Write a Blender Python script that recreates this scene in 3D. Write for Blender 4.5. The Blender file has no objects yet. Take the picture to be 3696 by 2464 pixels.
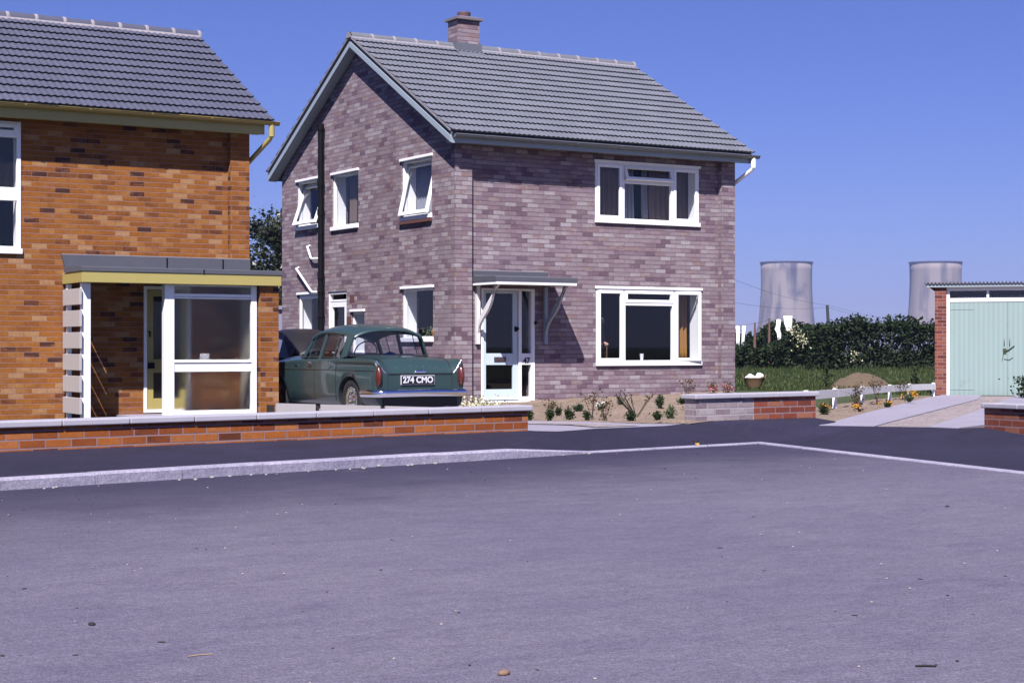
import bpy, bmesh, math, random
from mathutils import Vector, Matrix, Euler, noise
R = math.radians
random.seed(7)
scene = bpy.context.scene
COL = scene.collection

# ------------------------------------------------------------------ camera, sky, sun
cam = bpy.data.cameras.new('camera')
cam.sensor_width = 36.0
cam.lens = 59.43
cam.shift_y = 20.0 / 3696
cam.clip_start = 0.1
cam.clip_end = 12000
camo = bpy.data.objects.new('camera', cam)
COL.objects.link(camo)
camo.location = (0, 0, 1.05)
camo.rotation_euler = (R(90), 0, R(-31))
scene.camera = camo

SUN = Vector((-0.82, -1.0, 1.60)).normalized()          # towards the sun
world = bpy.data.worlds.new('World')
scene.world = world
world.use_nodes = True
nt = world.node_tree
for n in list(nt.nodes): nt.nodes.remove(n)
sky = nt.nodes.new('ShaderNodeTexSky')
sky.sky_type = 'NISHITA'
sky.sun_disc = False
sky.sun_elevation = math.asin(SUN.z)
sky.sun_rotation = math.atan2(SUN.x, SUN.y)
sky.altitude = 0
sky.air_density = 1.0
sky.dust_density = 0.0
sky.ozone_density = 3.0
bg = nt.nodes.new('ShaderNodeBackground')
bg.inputs['Strength'].default_value = 0.05
wo = nt.nodes.new('ShaderNodeOutputWorld')
tint = nt.nodes.new('ShaderNodeMix'); tint.data_type = 'RGBA'; tint.blend_type = 'MULTIPLY'     # the film's blue rendering of the sky
tint.inputs[0].default_value = 1.0; tint.inputs[7].default_value = (0.46, 0.50, 1.02, 1)
nt.links.new(sky.outputs[0], tint.inputs[6]); nt.links.new(tint.outputs[2], bg.inputs[0])
nt.links.new(bg.outputs[0], wo.inputs[0])

sl = bpy.data.lights.new('sun', 'SUN')
sl.energy = 5.0
sl.angle = R(0.5)
sl.color = (1.0, 0.945, 0.95)
so = bpy.data.objects.new('sun', sl)
COL.objects.link(so)
so.rotation_euler = SUN.to_track_quat('Z', 'Y').to_euler()
so.location = (-20, -25, 40)

scene.view_settings.view_transform = 'Standard'
scene.view_settings.look = 'None'
scene.view_settings.exposure = 1.0
scene.view_settings.gamma = 1.0
scene.cycles.max_bounces = 8
scene.cycles.diffuse_bounces = 1
scene.cycles.transparent_max_bounces = 16

# ------------------------------------------------------------------ material helpers
def srgb(r, g, b):
    f = lambda c: c / 12.92 if c <= 0.04045 else ((c + 0.055) / 1.055) ** 2.4
    return (f(r / 255), f(g / 255), f(b / 255), 1)

class NT:
    def __init__(s, name):
        s.m = bpy.data.materials.new(name); s.m.use_nodes = True
        s.t = s.m.node_tree
        for n in list(s.t.nodes): s.t.nodes.remove(n)
        s.out = s.n('ShaderNodeOutputMaterial')
        s._tc = None
    def n(s, typ, **kw):
        d = s.t.nodes.new(typ)
        for k, v in kw.items(): setattr(d, k, v)
        return d
    def l(s, a, b): s.t.links.new(a, b)
    def tc(s, which='Object'):
        if s._tc is None: s._tc = s.n('ShaderNodeTexCoord')
        return s._tc.outputs[which]
    def noise(s, scale, detail=4, rough=0.55, vec=None, stretch=None):
        d = s.n('ShaderNodeTexNoise'); d.inputs['Scale'].default_value = scale
        d.inputs['Detail'].default_value = detail; d.inputs['Roughness'].default_value = rough
        v = vec if vec is not None else s.tc()
        if stretch:
            mp = s.n('ShaderNodeMapping'); mp.inputs['Scale'].default_value = stretch
            s.l(v, mp.inputs[0]); v = mp.outputs[0]
        s.l(v, d.inputs['Vector'])
        return d.outputs['Fac']
    def ramp(s, fac, stops, interp='LINEAR'):
        d = s.n('ShaderNodeValToRGB'); e = d.color_ramp; e.interpolation = interp
        while len(e.elements) < len(stops): e.elements.new(0.5)
        for el, (p, c) in zip(e.elements, stops):
            el.position = p; el.color = c if len(c) == 4 else (*c, 1)
        s.l(fac, d.inputs[0]); return d.outputs[0]
    def mix(s, fac, a, b, mode='MIX'):
        d = s.n('ShaderNodeMix', data_type='RGBA', blend_type=mode)
        for v, i in ((fac, 0), (a, 6), (b, 7)):
            if hasattr(v, 'is_output'): s.l(v, d.inputs[i])
            else: d.inputs[i].default_value = v
        return d.outputs[2]
    def math(s, op, a, b=0.0, c=None, clamp=False):
        d = s.n('ShaderNodeMath', operation=op, use_clamp=clamp)
        for v, i in ((a, 0), (b, 1), (c, 2)):
            if v is None: continue
            if hasattr(v, 'is_output'): s.l(v, d.inputs[i])
            else: d.inputs[i].default_value = v
        return d.outputs[0]
    def bump(s, h, strength, dist, prev=None):
        d = s.n('ShaderNodeBump'); d.inputs['Strength'].default_value = strength
        d.inputs['Distance'].default_value = dist; s.l(h, d.inputs['Height'])
        if prev is not None: s.l(prev, d.inputs['Normal'])
        return d.outputs[0]
    def pbr(s, col, rough=0.6, normal=None, metal=0.0, coat=0.0, spec=None, trans=None):
        b = s.n('ShaderNodeBsdfPrincipled')
        for v, k in ((col, 'Base Color'), (rough, 'Roughness'), (metal, 'Metallic'), (coat, 'Coat Weight')):
            if hasattr(v, 'is_output'): s.l(v, b.inputs[k])
            else: b.inputs[k].default_value = v
        if coat: b.inputs['Coat Roughness'].default_value = 0.04
        if spec is not None: b.inputs['Specular IOR Level'].default_value = spec
        if normal is not None: s.l(normal, b.inputs['Normal'])
        s.l(b.outputs[0], s.out.inputs[0]); s.b = b
        return s.m

MATS = {}
KD = 0.60          # pigments darkened evenly against a raised exposure, so fill light stays low
LIGHT = {'white_paint', 'chrome', 'laundry_white', 'cup_white', 'paper_white', 'aged_white', 'plate_white', 'skin', 'room_pale'}
def dim(c, k=None): return tuple(x * (KD if k is None else k) for x in c[:3]) + (1,)
def plain(name, col, rough=0.6, var=0.10, scale=6.0, bump=0.0, bscale=60.0, metal=0.0, coat=0.0, spec=None, stretch=None):
    t = NT(name)
    if name not in LIGHT: col = dim(col)
    c = t.mix(t.noise(scale, 5, 0.6, stretch=stretch), tuple(x * (1 - var) for x in col[:3]) + (1,), tuple(min(1, x * (1 + var)) for x in col[:3]) + (1,))
    nb = t.bump(t.noise(bscale, 3), bump, 0.004) if bump else None
    MATS[name] = t.pbr(c, rough, nb, metal, coat, spec)
    return MATS[name]

def brick_mat(name, stops, mortar, mortar_size=0.0075, row=0.075, length=0.225, pale=None, rough=0.85, zoff=0.0, uoff=0.0, perp=0.40):
    t = NT(name)
    stops = [(p, dim(c)) for p, c in stops]; mortar = dim(mortar); pale = dim(pale) if pale else None
    sx = t.n('ShaderNodeSeparateXYZ'); t.l(t.tc('Object'), sx.inputs[0])
    sn = t.n('ShaderNodeSeparateXYZ'); t.l(t.tc('Normal'), sn.inputs[0])
    side = t.math('GREATER_THAN', t.math('ABSOLUTE', sn.outputs[0]), 0.5)
    mu = t.n('ShaderNodeMix', data_type='FLOAT')
    t.l(side, mu.inputs[0]); t.l(sx.outputs[0], mu.inputs[2]); t.l(sx.outputs[1], mu.inputs[3])
    top = t.math('GREATER_THAN', t.math('ABSOLUTE', sn.outputs[2]), 0.7)
    mv = t.n('ShaderNodeMix', data_type='FLOAT')
    t.l(top, mv.inputs[0]); t.l(sx.outputs[2], mv.inputs[2]); t.l(sx.outputs[1], mv.inputs[3])
    wob = t.math('MULTIPLY', t.math('SUBTRACT', t.noise(2.2, 2), 0.5), 0.006)
    cb = t.n('ShaderNodeCombineXYZ')
    t.l(t.math('ADD', mu.outputs[0], uoff + 40.0), cb.inputs[0]); t.l(t.math('ADD', t.math('ADD', mv.outputs[0], zoff + 3.0), wob), cb.inputs[1])
    def bk(c1, c2, mo, ms):
        b = t.n('ShaderNodeTexBrick'); b.offset = 0.5; b.squash = 1.0
        b.inputs['Color1'].default_value = c1; b.inputs['Color2'].default_value = c2; b.inputs['Mortar'].default_value = mo
        b.inputs['Scale'].default_value = 1.0; b.inputs['Mortar Size'].default_value = ms
        b.inputs['Mortar Smooth'].default_value = 0.25; b.inputs['Bias'].default_value = 0.0
        b.inputs['Brick Width'].default_value = length; b.inputs['Row Height'].default_value = row
        t.l(cb.outputs[0], b.inputs['Vector']); return b
    b = bk((0, 0, 0, 1), (1, 1, 1, 1), (0.5, 0.5, 0.5, 1), mortar_size)
    tintv = t.math('ADD', t.math('MULTIPLY_ADD', b.outputs['Color'], 1.06, -0.13), t.math('MULTIPLY', t.ramp(t.noise(3.0, 4, 0.7, vec=cb.outputs[0], stretch=(1.0, 2.4, 1)), [(0.28, (0, 0, 0, 1)), (0.72, (1, 1, 1, 1))]), 0.20))
    col = t.ramp(tintv, stops, 'LINEAR')
    col = t.mix(0.5, col, t.ramp(t.noise(11, 4, 0.7, vec=cb.outputs[0], stretch=(1.0, 2.5, 1)), [(0.30, (0.74, 0.72, 0.74, 1)), (0.70, (1.24, 1.24, 1.22, 1))]), 'MULTIPLY')
    col = t.mix(0.55, col, t.ramp(t.noise(38, 5, 0.7), [(0.25, (0.55, 0.55, 0.55, 1)), (0.75, (1.35, 1.35, 1.35, 1))]), 'MULTIPLY')
    col = t.mix(0.35, col, t.ramp(t.noise(0.9, 3, 0.6), [(0.3, (0.72, 0.72, 0.74, 1)), (0.7, (1.2, 1.2, 1.18, 1))]), 'MULTIPLY')
    if pale:
        col = t.mix(t.ramp(t.noise(7.0, 4, 0.7, stretch=(0.6, 0.6, 2.0)), [(0.56, (0, 0, 0, 1)), (0.72, (0.6, 0.6, 0.6, 1))]), col, pale)
    mcol = t.mix(t.noise(14, 3), tuple(x * 0.75 for x in mortar[:3]) + (1,), tuple(x * 1.15 for x in mortar[:3]) + (1,))
    sc_ = t.n('ShaderNodeSeparateXYZ'); t.l(cb.outputs[0], sc_.inputs[0])
    bed = t.math('LESS_THAN', t.math('PINGPONG', sc_.outputs[1], row / 2), mortar_size * 1.05)
    jf = t.math('MULTIPLY', b.outputs['Fac'], t.math('ADD', perp, t.math('MULTIPLY', bed, 1.0 - perp)))
    col = t.mix(jf, col, mcol)
    inv = t.math('SUBTRACT', 1.0, b.outputs['Fac'])
    n1 = t.bump(inv, 0.8, 0.008)
    n2 = t.bump(t.noise(160, 3), 0.35, 0.003, n1)
    MATS[name] = t.pbr(col, rough, n2, spec=0.25)
    return MATS[name]

brick_mat('mauve_brick', [(0.0, srgb(122, 100, 114)), (0.07, srgb(136, 114, 127)), (0.22, srgb(151, 132, 143)), (0.42, srgb(160, 144, 152)), (0.62, srgb(167, 152, 159)), (0.74, srgb(149, 127, 137)), (0.80, srgb(154, 129, 128)), (0.88, srgb(174, 162, 167)), (1.0, srgb(183, 173, 178))],
          srgb(112, 92, 98), 0.0050, row=0.0785, length=0.232, perp=0.25)
brick_mat('orange_brick', [(0.0, srgb(76, 46, 38)), (0.03, srgb(110, 62, 36)), (0.12, srgb(146, 88, 36)), (0.4, srgb(160, 98, 38)), (0.6, srgb(170, 108, 44)), (0.75, srgb(152, 90, 38)), (0.9, srgb(178, 122, 62)), (1.0, srgb(184, 142, 100))],
          srgb(170, 134, 130), 0.0048, perp=0.22, pale=srgb(172, 130, 104))
brick_mat('garden_orange_brick', [(0.0, srgb(104, 54, 32)), (0.10, srgb(140, 72, 34)), (0.4, srgb(164, 90, 38)), (0.7, srgb(176, 102, 42)), (1.0, srgb(184, 114, 66))],
          srgb(158, 130, 132), 0.008, zoff=0.012, perp=0.85)
brick_mat('red_brick', [(0.0, srgb(112, 56, 44)), (0.3, srgb(136, 70, 52)), (0.6, srgb(150, 80, 58)), (0.85, srgb(160, 94, 70)), (1.0, srgb(164, 108, 84))],
          srgb(156, 130, 134), 0.009, zoff=0.02, perp=0.9)
brick_mat('grey_brick', [(0.0, srgb(140, 122, 132)), (0.4, srgb(160, 146, 152)), (0.8, srgb(172, 160, 164)), (1.0, srgb(180, 172, 174))],
          srgb(180, 170, 176), 0.011, zoff=0.02, perp=0.9)

plain('white_paint', (0.80, 0.80, 0.80), 0.4, 0.05, 3.0, 0.15, 40)
plain('aged_white', (0.62, 0.61, 0.60), 0.55, 0.12, 2.0, 0.2, 50, stretch=(6, 6, 0.7))
plain('cream_board', (0.60, 0.55, 0.54), 0.6, 0.12, 5.0, 0.25, 50, stretch=(8, 8, 0.6))
plain('pale_blue_paint', (0.42, 0.50, 0.56), 0.4, 0.08, 2.0, 0.1, 40)
plain('door_blue', (0.78, 0.93, 1.02), 0.35, 0.06, 2.0)
plain('yellow_paint', (0.55, 0.46, 0.15), 0.4, 0.08, 2.5, 0.15, 40)
plain('ochre_gutter', (0.42, 0.31, 0.09), 0.4, 0.10, 2.5)
plain('grey_gutter', (0.22, 0.23, 0.25), 0.45, 0.1, 3.0)
plain('felt_grey', (0.105, 0.11, 0.14), 0.8, 0.15, 8.0, 0.5, 90)
plain('lead_grey', (0.16, 0.17, 0.21), 0.6, 0.15, 5.0, 0.3, 30)
plain('concrete_cap', (0.42, 0.40, 0.41), 0.8, 0.2, 9.0, 0.4, 120)
plain('chimney_cap', (0.22, 0.19, 0.22), 0.85, 0.2, 9.0, 0.4, 80)
plain('clay_pot', (0.13, 0.07, 0.08), 0.7, 0.15, 8.0)
plain('coping_concrete', (0.50, 0.48, 0.55), 0.75, 0.16, 6.0, 0.35, 140)
plain('mortar_pale', (0.36, 0.33, 0.36), 0.9, 0.25, 12.0, 0.5, 60)
plain('black_iron', (0.008, 0.008, 0.010), 0.6, 0.3, 10.0, spec=0.12)
plain('black_rubber', (0.015, 0.015, 0.016), 0.75, 0.2, 20.0)
plain('chrome', (0.72, 0.73, 0.76), 0.12, 0.05, 5.0, metal=1.0)
plain('terracotta', (0.16, 0.06, 0.05), 0.8, 0.15, 20.0)
plain('brown_wood', (0.17, 0.09, 0.06), 0.7, 0.25, 4.0, 0.3, 40, stretch=(9, 9, 0.6))
plain('dark_wood', (0.035, 0.028, 0.024), 0.7, 0.25, 4.0, stretch=(9, 9, 0.6))
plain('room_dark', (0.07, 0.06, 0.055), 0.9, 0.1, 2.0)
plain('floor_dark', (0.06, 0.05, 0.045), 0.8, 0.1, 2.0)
plain('room_pale', (0.58, 0.55, 0.48), 0.9, 0.05, 2.0)
plain('curtain_brown', (0.20, 0.13, 0.10), 0.9, 0.25, 5.0, stretch=(8, 8, 0.4))
plain('curtain_orange', (0.42, 0.19, 0.03), 0.85, 0.15, 5.0, stretch=(8, 8, 0.4))
plain('net_curtain', (0.35, 0.36, 0.42), 0.9, 0.2, 14.0)
plain('letter_plate', (0.20, 0.14, 0.14), 0.35, 0.1, 9.0, metal=0.6)
plain('black_ink', (0.01, 0.01, 0.012), 0.5, 0.0)
plain('cup_white', (0.70, 0.70, 0.74), 0.4, 0.04)
plain('paper_white', (0.60, 0.60, 0.66), 0.8, 0.04)
plain('laundry_white', (0.85, 0.85, 0.83), 0.9, 0.05, 8.0)
plain('wicker', (0.20, 0.12, 0.06), 0.8, 0.35, 40.0, 0.6, 60)
plain('skin', (0.52, 0.28, 0.20), 0.55, 0.08, 10.0)
plain('dark_suit', (0.022, 0.022, 0.028), 0.85, 0.15, 30.0)
plain('dark_hair', (0.05, 0.04, 0.035), 0.6, 0.2, 30.0)
plain('car_green', (0.034, 0.072, 0.075), 0.36, 0.05, 1.0, coat=0.35)
plain('car_black', (0.014, 0.011, 0.012), 0.50, 0.05, 1.0, coat=0.10)
plain('car_inside', (0.02, 0.02, 0.025), 0.8, 0.1, 9.0)
plain('tail_red', (0.13, 0.018, 0.010), 0.35, 0.10, 8.0, coat=0.5)
plain('plate_white', (0.55, 0.55, 0.60), 0.5, 0.03)
plain('blue_cloth', (0.04, 0.09, 0.40), 0.8, 0.1, 8.0)
plain('stem_brown', (0.075, 0.05, 0.035), 0.8, 0.3, 20.0)
plain('stem_green', (0.06, 0.085, 0.03), 0.8, 0.3, 20.0)
plain('earth_brown', (0.15, 0.105, 0.070), 0.95, 0.35, 8.0, 1.0, 30)
plain('bark', (0.06, 0.05, 0.04), 0.9, 0.3, 12.0, 0.8, 30)
plain('pale_render', (0.34, 0.36, 0.50), 0.8, 0.05, 1.0)
plain('pole_wood', (0.05, 0.05, 0.055), 0.9, 0.2, 3.0)
plain('stone_pale', (0.42, 0.39, 0.38), 0.85, 0.25, 30.0, 0.4, 90)
plain('stone_brown', (0.30, 0.18, 0.12), 0.8, 0.2, 30.0, 0.4, 90)
plain('dark_crumb', (0.022, 0.02, 0.022), 0.9, 0.3, 40.0)
plain('straw', (0.42, 0.30, 0.20), 0.8, 0.2, 30.0)
plain('leaf_yellow', (0.50, 0.30, 0.04), 0.7, 0.25, 30.0)

def leaf_mat(name, cols, rough=0.6, spec=0.2):
    t = NT(name)
    g = t.n('ShaderNodeNewGeometry')
    c = t.ramp(g.outputs['Random Per Island'], [(i / max(1, len(cols) - 1), dim(k, .8)) for i, k in enumerate(cols)])
    MATS[name] = t.pbr(c, rough, spec=spec)
    return MATS[name]
leaf_mat('hedge_leaf', [(0.005, 0.011, 0.003), (0.009, 0.020, 0.005), (0.016, 0.034, 0.008), (0.006, 0.014, 0.004), (0.036, 0.060, 0.016)], .7)
leaf_mat('tree_leaf', [(0.008, 0.014, 0.006), (0.014, 0.024, 0.009), (0.024, 0.036, 0.013), (0.07, 0.075, 0.035), (0.010, 0.018, 0.008)], 0.4, 0.4)
leaf_mat('plant_leaf', [(0.012, 0.026, 0.010), (0.022, 0.044, 0.015), (0.040, 0.062, 0.020), (0.018, 0.032, 0.015)])
leaf_mat('pale_leaf', [(0.050, 0.080, 0.050), (0.085, 0.120, 0.070), (0.13, 0.15, 0.06), (0.04, 0.07, 0.03)])
leaf_mat('rust_leaf', [(0.07, 0.035, 0.02), (0.05, 0.05, 0.02), (0.11, 0.05, 0.02), (0.045, 0.06, 0.02)])
leaf_mat('white_petal', [(0.72, 0.72, 0.66), (0.82, 0.82, 0.80)])
leaf_mat('cream_petal', [(0.55, 0.53, 0.30), (0.62, 0.60, 0.42), (0.40, 0.42, 0.20)])
leaf_mat('orange_petal', [(0.60, 0.25, 0.03), (0.65, 0.38, 0.04), (0.45, 0.12, 0.03)])
leaf_mat('pink_petal', [(0.55, 0.16, 0.14), (0.62, 0.28, 0.26), (0.40, 0.08, 0.06)])
leaf_mat('grass_blade', [(0.022, 0.040, 0.010), (0.036, 0.060, 0.015), (0.070, 0.085, 0.028), (0.018, 0.033, 0.009)])

def schlick(t, boost=1.0):
    # panes are single sheets: the same reflectance from either side
    lw = t.n('ShaderNodeLayerWeight'); lw.inputs['Blend'].default_value = 0.5
    return t.math('MULTIPLY', t.math('ADD', 0.06, t.math('MULTIPLY', t.math('POWER', lw.outputs['Facing'], 5.0), 0.9)), boost, clamp=True)
def glass_mat(name, tint=(0.92, 0.94, 0.95), frosted=0.0, boost=1.0):
    t = NT(name)
    f = schlick(t, boost)
    tr = t.n('ShaderNodeBsdfTransparent'); tr.inputs[0].default_value = (*tint, 1)
    gl = t.n('ShaderNodeBsdfGlossy'); gl.inputs['Roughness'].default_value = 0.01
    m = t.n('ShaderNodeMixShader'); t.l(f, m.inputs[0]); t.l(tr.outputs[0], m.inputs[1]); t.l(gl.outputs[0], m.inputs[2])
    last = m.outputs[0]
    if frosted:
        d = t.n('ShaderNodeBsdfDiffuse'); d.inputs[0].default_value = (0.55, 0.52, 0.46, 1)
        d2 = t.n('ShaderNodeBsdfTranslucent'); d2.inputs[0].default_value = (0.6, 0.57, 0.5, 1)
        mm = t.n('ShaderNodeMixShader'); mm.inputs[0].default_value = 0.6; t.l(d.outputs[0], mm.inputs[1]); t.l(d2.outputs[0], mm.inputs[2])
        m2 = t.n('ShaderNodeMixShader'); m2.inputs[0].default_value = frosted
        t.l(last, m2.inputs[1]); t.l(mm.outputs[0], m2.inputs[2]); last = m2.outputs[0]
    t.l(last, t.out.inputs[0]); MATS[name] = t.m
    return t.m
glass_mat('glass')
glass_mat('dusty_glass', frosted=0.035)
def obscured(name, clear):
    t = NT(name)
    r = t.n('ShaderNodeBsdfRefraction'); r.inputs['IOR'].default_value = 1.15; r.inputs['Roughness'].default_value = 0.45; r.inputs[0].default_value = (.85, .84, .80, 1)
    tr = t.n('ShaderNodeBsdfTransparent'); tr.inputs[0].default_value = (.9, .9, .87, 1)
    m = t.n('ShaderNodeMixShader'); m.inputs[0].default_value = clear; t.l(r.outputs[0], m.inputs[1]); t.l(tr.outputs[0], m.inputs[2])
    gl = t.n('ShaderNodeBsdfGlossy'); gl.inputs['Roughness'].default_value = .15
    m2 = t.n('ShaderNodeMixShader'); t.l(schlick(t), m2.inputs[0]); t.l(m.outputs[0], m2.inputs[1]); t.l(gl.outputs[0], m2.inputs[2])
    t.l(m2.outputs[0], t.out.inputs[0]); MATS[name] = t.m
obscured('obscured_glass', .20)
glass_mat('car_glass', (0.84, 0.86, 0.92))

def tile_mat(name, base, dark):
    t = NT(name); base = dim(base)[:3]; dark = dim(dark)[:3]
    sx = t.n('ShaderNodeSeparateXYZ'); t.l(t.tc('Object'), sx.inputs[0])
    cb = t.n('ShaderNodeCombineXYZ')
    t.l(t.math('FLOOR', t.math('DIVIDE', sx.outputs[0], 0.30)), cb.inputs[0]); t.l(t.math('FLOOR', t.math('DIVIDE', sx.outputs[1], 0.268)), cb.inputs[1])
    w = t.n('ShaderNodeTexWhiteNoise', noise_dimensions='2D'); t.l(cb.outputs[0], w.inputs['Vector'])
    c = t.mix(w.outputs['Value'], (*[x * 0.90 for x in base], 1), (*[x * 1.10 for x in base], 1))
    c = t.mix(t.ramp(t.noise(1.3, 6, 0.65), [(0.35, (0, 0, 0, 1)), (0.75, (0.7, 0.7, 0.7, 1))]), c, (*dark, 1))
    c = t.mix(0.5, c, t.ramp(t.noise(70, 4, 0.7), [(0.3, (0.7, 0.7, 0.7, 1)), (0.7, (1.3, 1.3, 1.3, 1))]), 'MULTIPLY')
    MATS[name] = t.pbr(c, 0.75, t.bump(t.noise(120, 3), 0.3, 0.003), spec=0.35)
tile_mat('grey_tile', (0.185, 0.195, 0.235), (0.155, 0.165, 0.205))
tile_mat('blue_tile', (0.105, 0.110, 0.165), (0.085, 0.09, 0.14))

def ground_mat(name, c1, c2, c3, speck=0.5, kerb=None, fine=140, bumps=0.5, pale=None, rough=0.9):
    t = NT(name); c1, c2, c3 = dim(c1)[:3], dim(c2)[:3], dim(c3)[:3]; kerb = dim(kerb)[:3] if kerb else None; pale = dim(pale)[:3] if pale else None
    c = t.mix(t.ramp(t.noise(0.45, 5, 0.6), [(0.3, (0, 0, 0, 1)), (0.7, (1, 1, 1, 1))]), (*c1, 1), (*c2, 1))
    c = t.mix(t.ramp(t.noise(1.7, 6, 0.65, stretch=(1.0, 2.2, 1)), [(0.45, (0, 0, 0, 1)), (0.78, (0.8, 0.8, 0.8, 1))]), c, (*c3, 1))
    if kerb:
        # darker along the kerb, fading unevenly to the base colour further out
        sx = t.n('ShaderNodeSeparateXYZ'); t.l(t.tc('Object'), sx.inputs[0])
        d = t.math('SUBTRACT', t.math('ADD', 11.95, t.math('MULTIPLY', sx.outputs[0], 0.205)), sx.outputs[1])
        d = t.math('ADD', d, t.math('MULTIPLY', t.math('SUBTRACT', t.noise(0.8, 6, 0.65), 0.5), 2.6))
        c = t.mix(t.ramp(t.math('DIVIDE', d, 4.6), [(0.0, (0.95, 0.95, 0.95, 1)), (0.30, (0.75, 0.75, 0.75, 1)), (0.62, (0.25, 0.25, 0.25, 1)), (1.0, (0, 0, 0, 1))]), c, (*kerb, 1))
    if pale:
        c = t.mix(t.ramp(t.noise(0.9, 5, 0.6, stretch=(1.0, 1.6, 1)), [(0.66, (0, 0, 0, 1)), (0.80, (0.55, 0.55, 0.55, 1))]), c, (*pale, 1))
    c = t.mix(speck, c, t.ramp(t.noise(5.5, 6, 0.75, stretch=(1.0, 1.7, 1)), [(0.30, (0.78, 0.77, 0.80, 1)), (0.70, (1.20, 1.20, 1.18, 1))]), 'MULTIPLY')
    c = t.mix(speck, c, t.ramp(t.noise(fine, 3, 0.8), [(0.36, (0.42, 0.42, 0.42, 1)), (0.64, (1.58, 1.58, 1.58, 1))]), 'MULTIPLY')
    c = t.mix(speck * 0.7, c, t.ramp(t.noise(fine * 0.28, 4, 0.8), [(0.36, (0.62, 0.62, 0.62, 1)), (0.64, (1.38, 1.38, 1.38, 1))]), 'MULTIPLY')
    v = t.n('ShaderNodeTexVoronoi'); v.inputs['Scale'].default_value = fine * 0.35; t.l(t.tc(), v.inputs['Vector'])
    nn = t.bump(v.outputs['Distance'], bumps, 0.006)
    nn = t.bump(t.noise(fine * 0.6, 4, 0.7), bumps, 0.005, nn)
    nn = t.bump(t.noise(2.0, 4, 0.6), 0.3, 0.02, nn)
    MATS[name] = t.pbr(c, rough, nn, spec=0.3)
ground_mat('road_surface', (0.156, 0.142, 0.205), (0.192, 0.176, 0.232), (0.128, 0.112, 0.180), 0.75, kerb=(0.034, 0.029, 0.066), fine=110, pale=(0.25, 0.23, 0.25))
ground_mat('fresh_tarmac', (0.020, 0.017, 0.044), (0.030, 0.026, 0.062), (0.014, 0.012, 0.030), 0.5, fine=130)
ground_mat('kerb_concrete', (0.40, 0.375, 0.48), (0.49, 0.46, 0.57), (0.28, 0.265, 0.39), 0.45, fine=70, bumps=0.3)
ground_mat('path_concrete', (0.36, 0.335, 0.41), (0.42, 0.39, 0.47), (0.31, 0.29, 0.38), 0.25, fine=90, bumps=0.25)
ground_mat('gravel', (0.34, 0.29, 0.29), (0.42, 0.36, 0.34), (0.26, 0.22, 0.23), 0.95, fine=45, bumps=1.0)
ground_mat('soil', (0.27, 0.20, 0.15), (0.34, 0.26, 0.195), (0.22, 0.155, 0.12), 0.7, fine=40, bumps=1.0)
ground_mat('lawn_green', (0.040, 0.066, 0.018), (0.075, 0.105, 0.028), (0.10, 0.100, 0.040), 0.6, fine=30, bumps=1.0)
ground_mat('field_green', (0.040, 0.055, 0.022), (0.060, 0.080, 0.030), (0.07, 0.07, 0.035), 0.4, fine=8)

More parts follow.
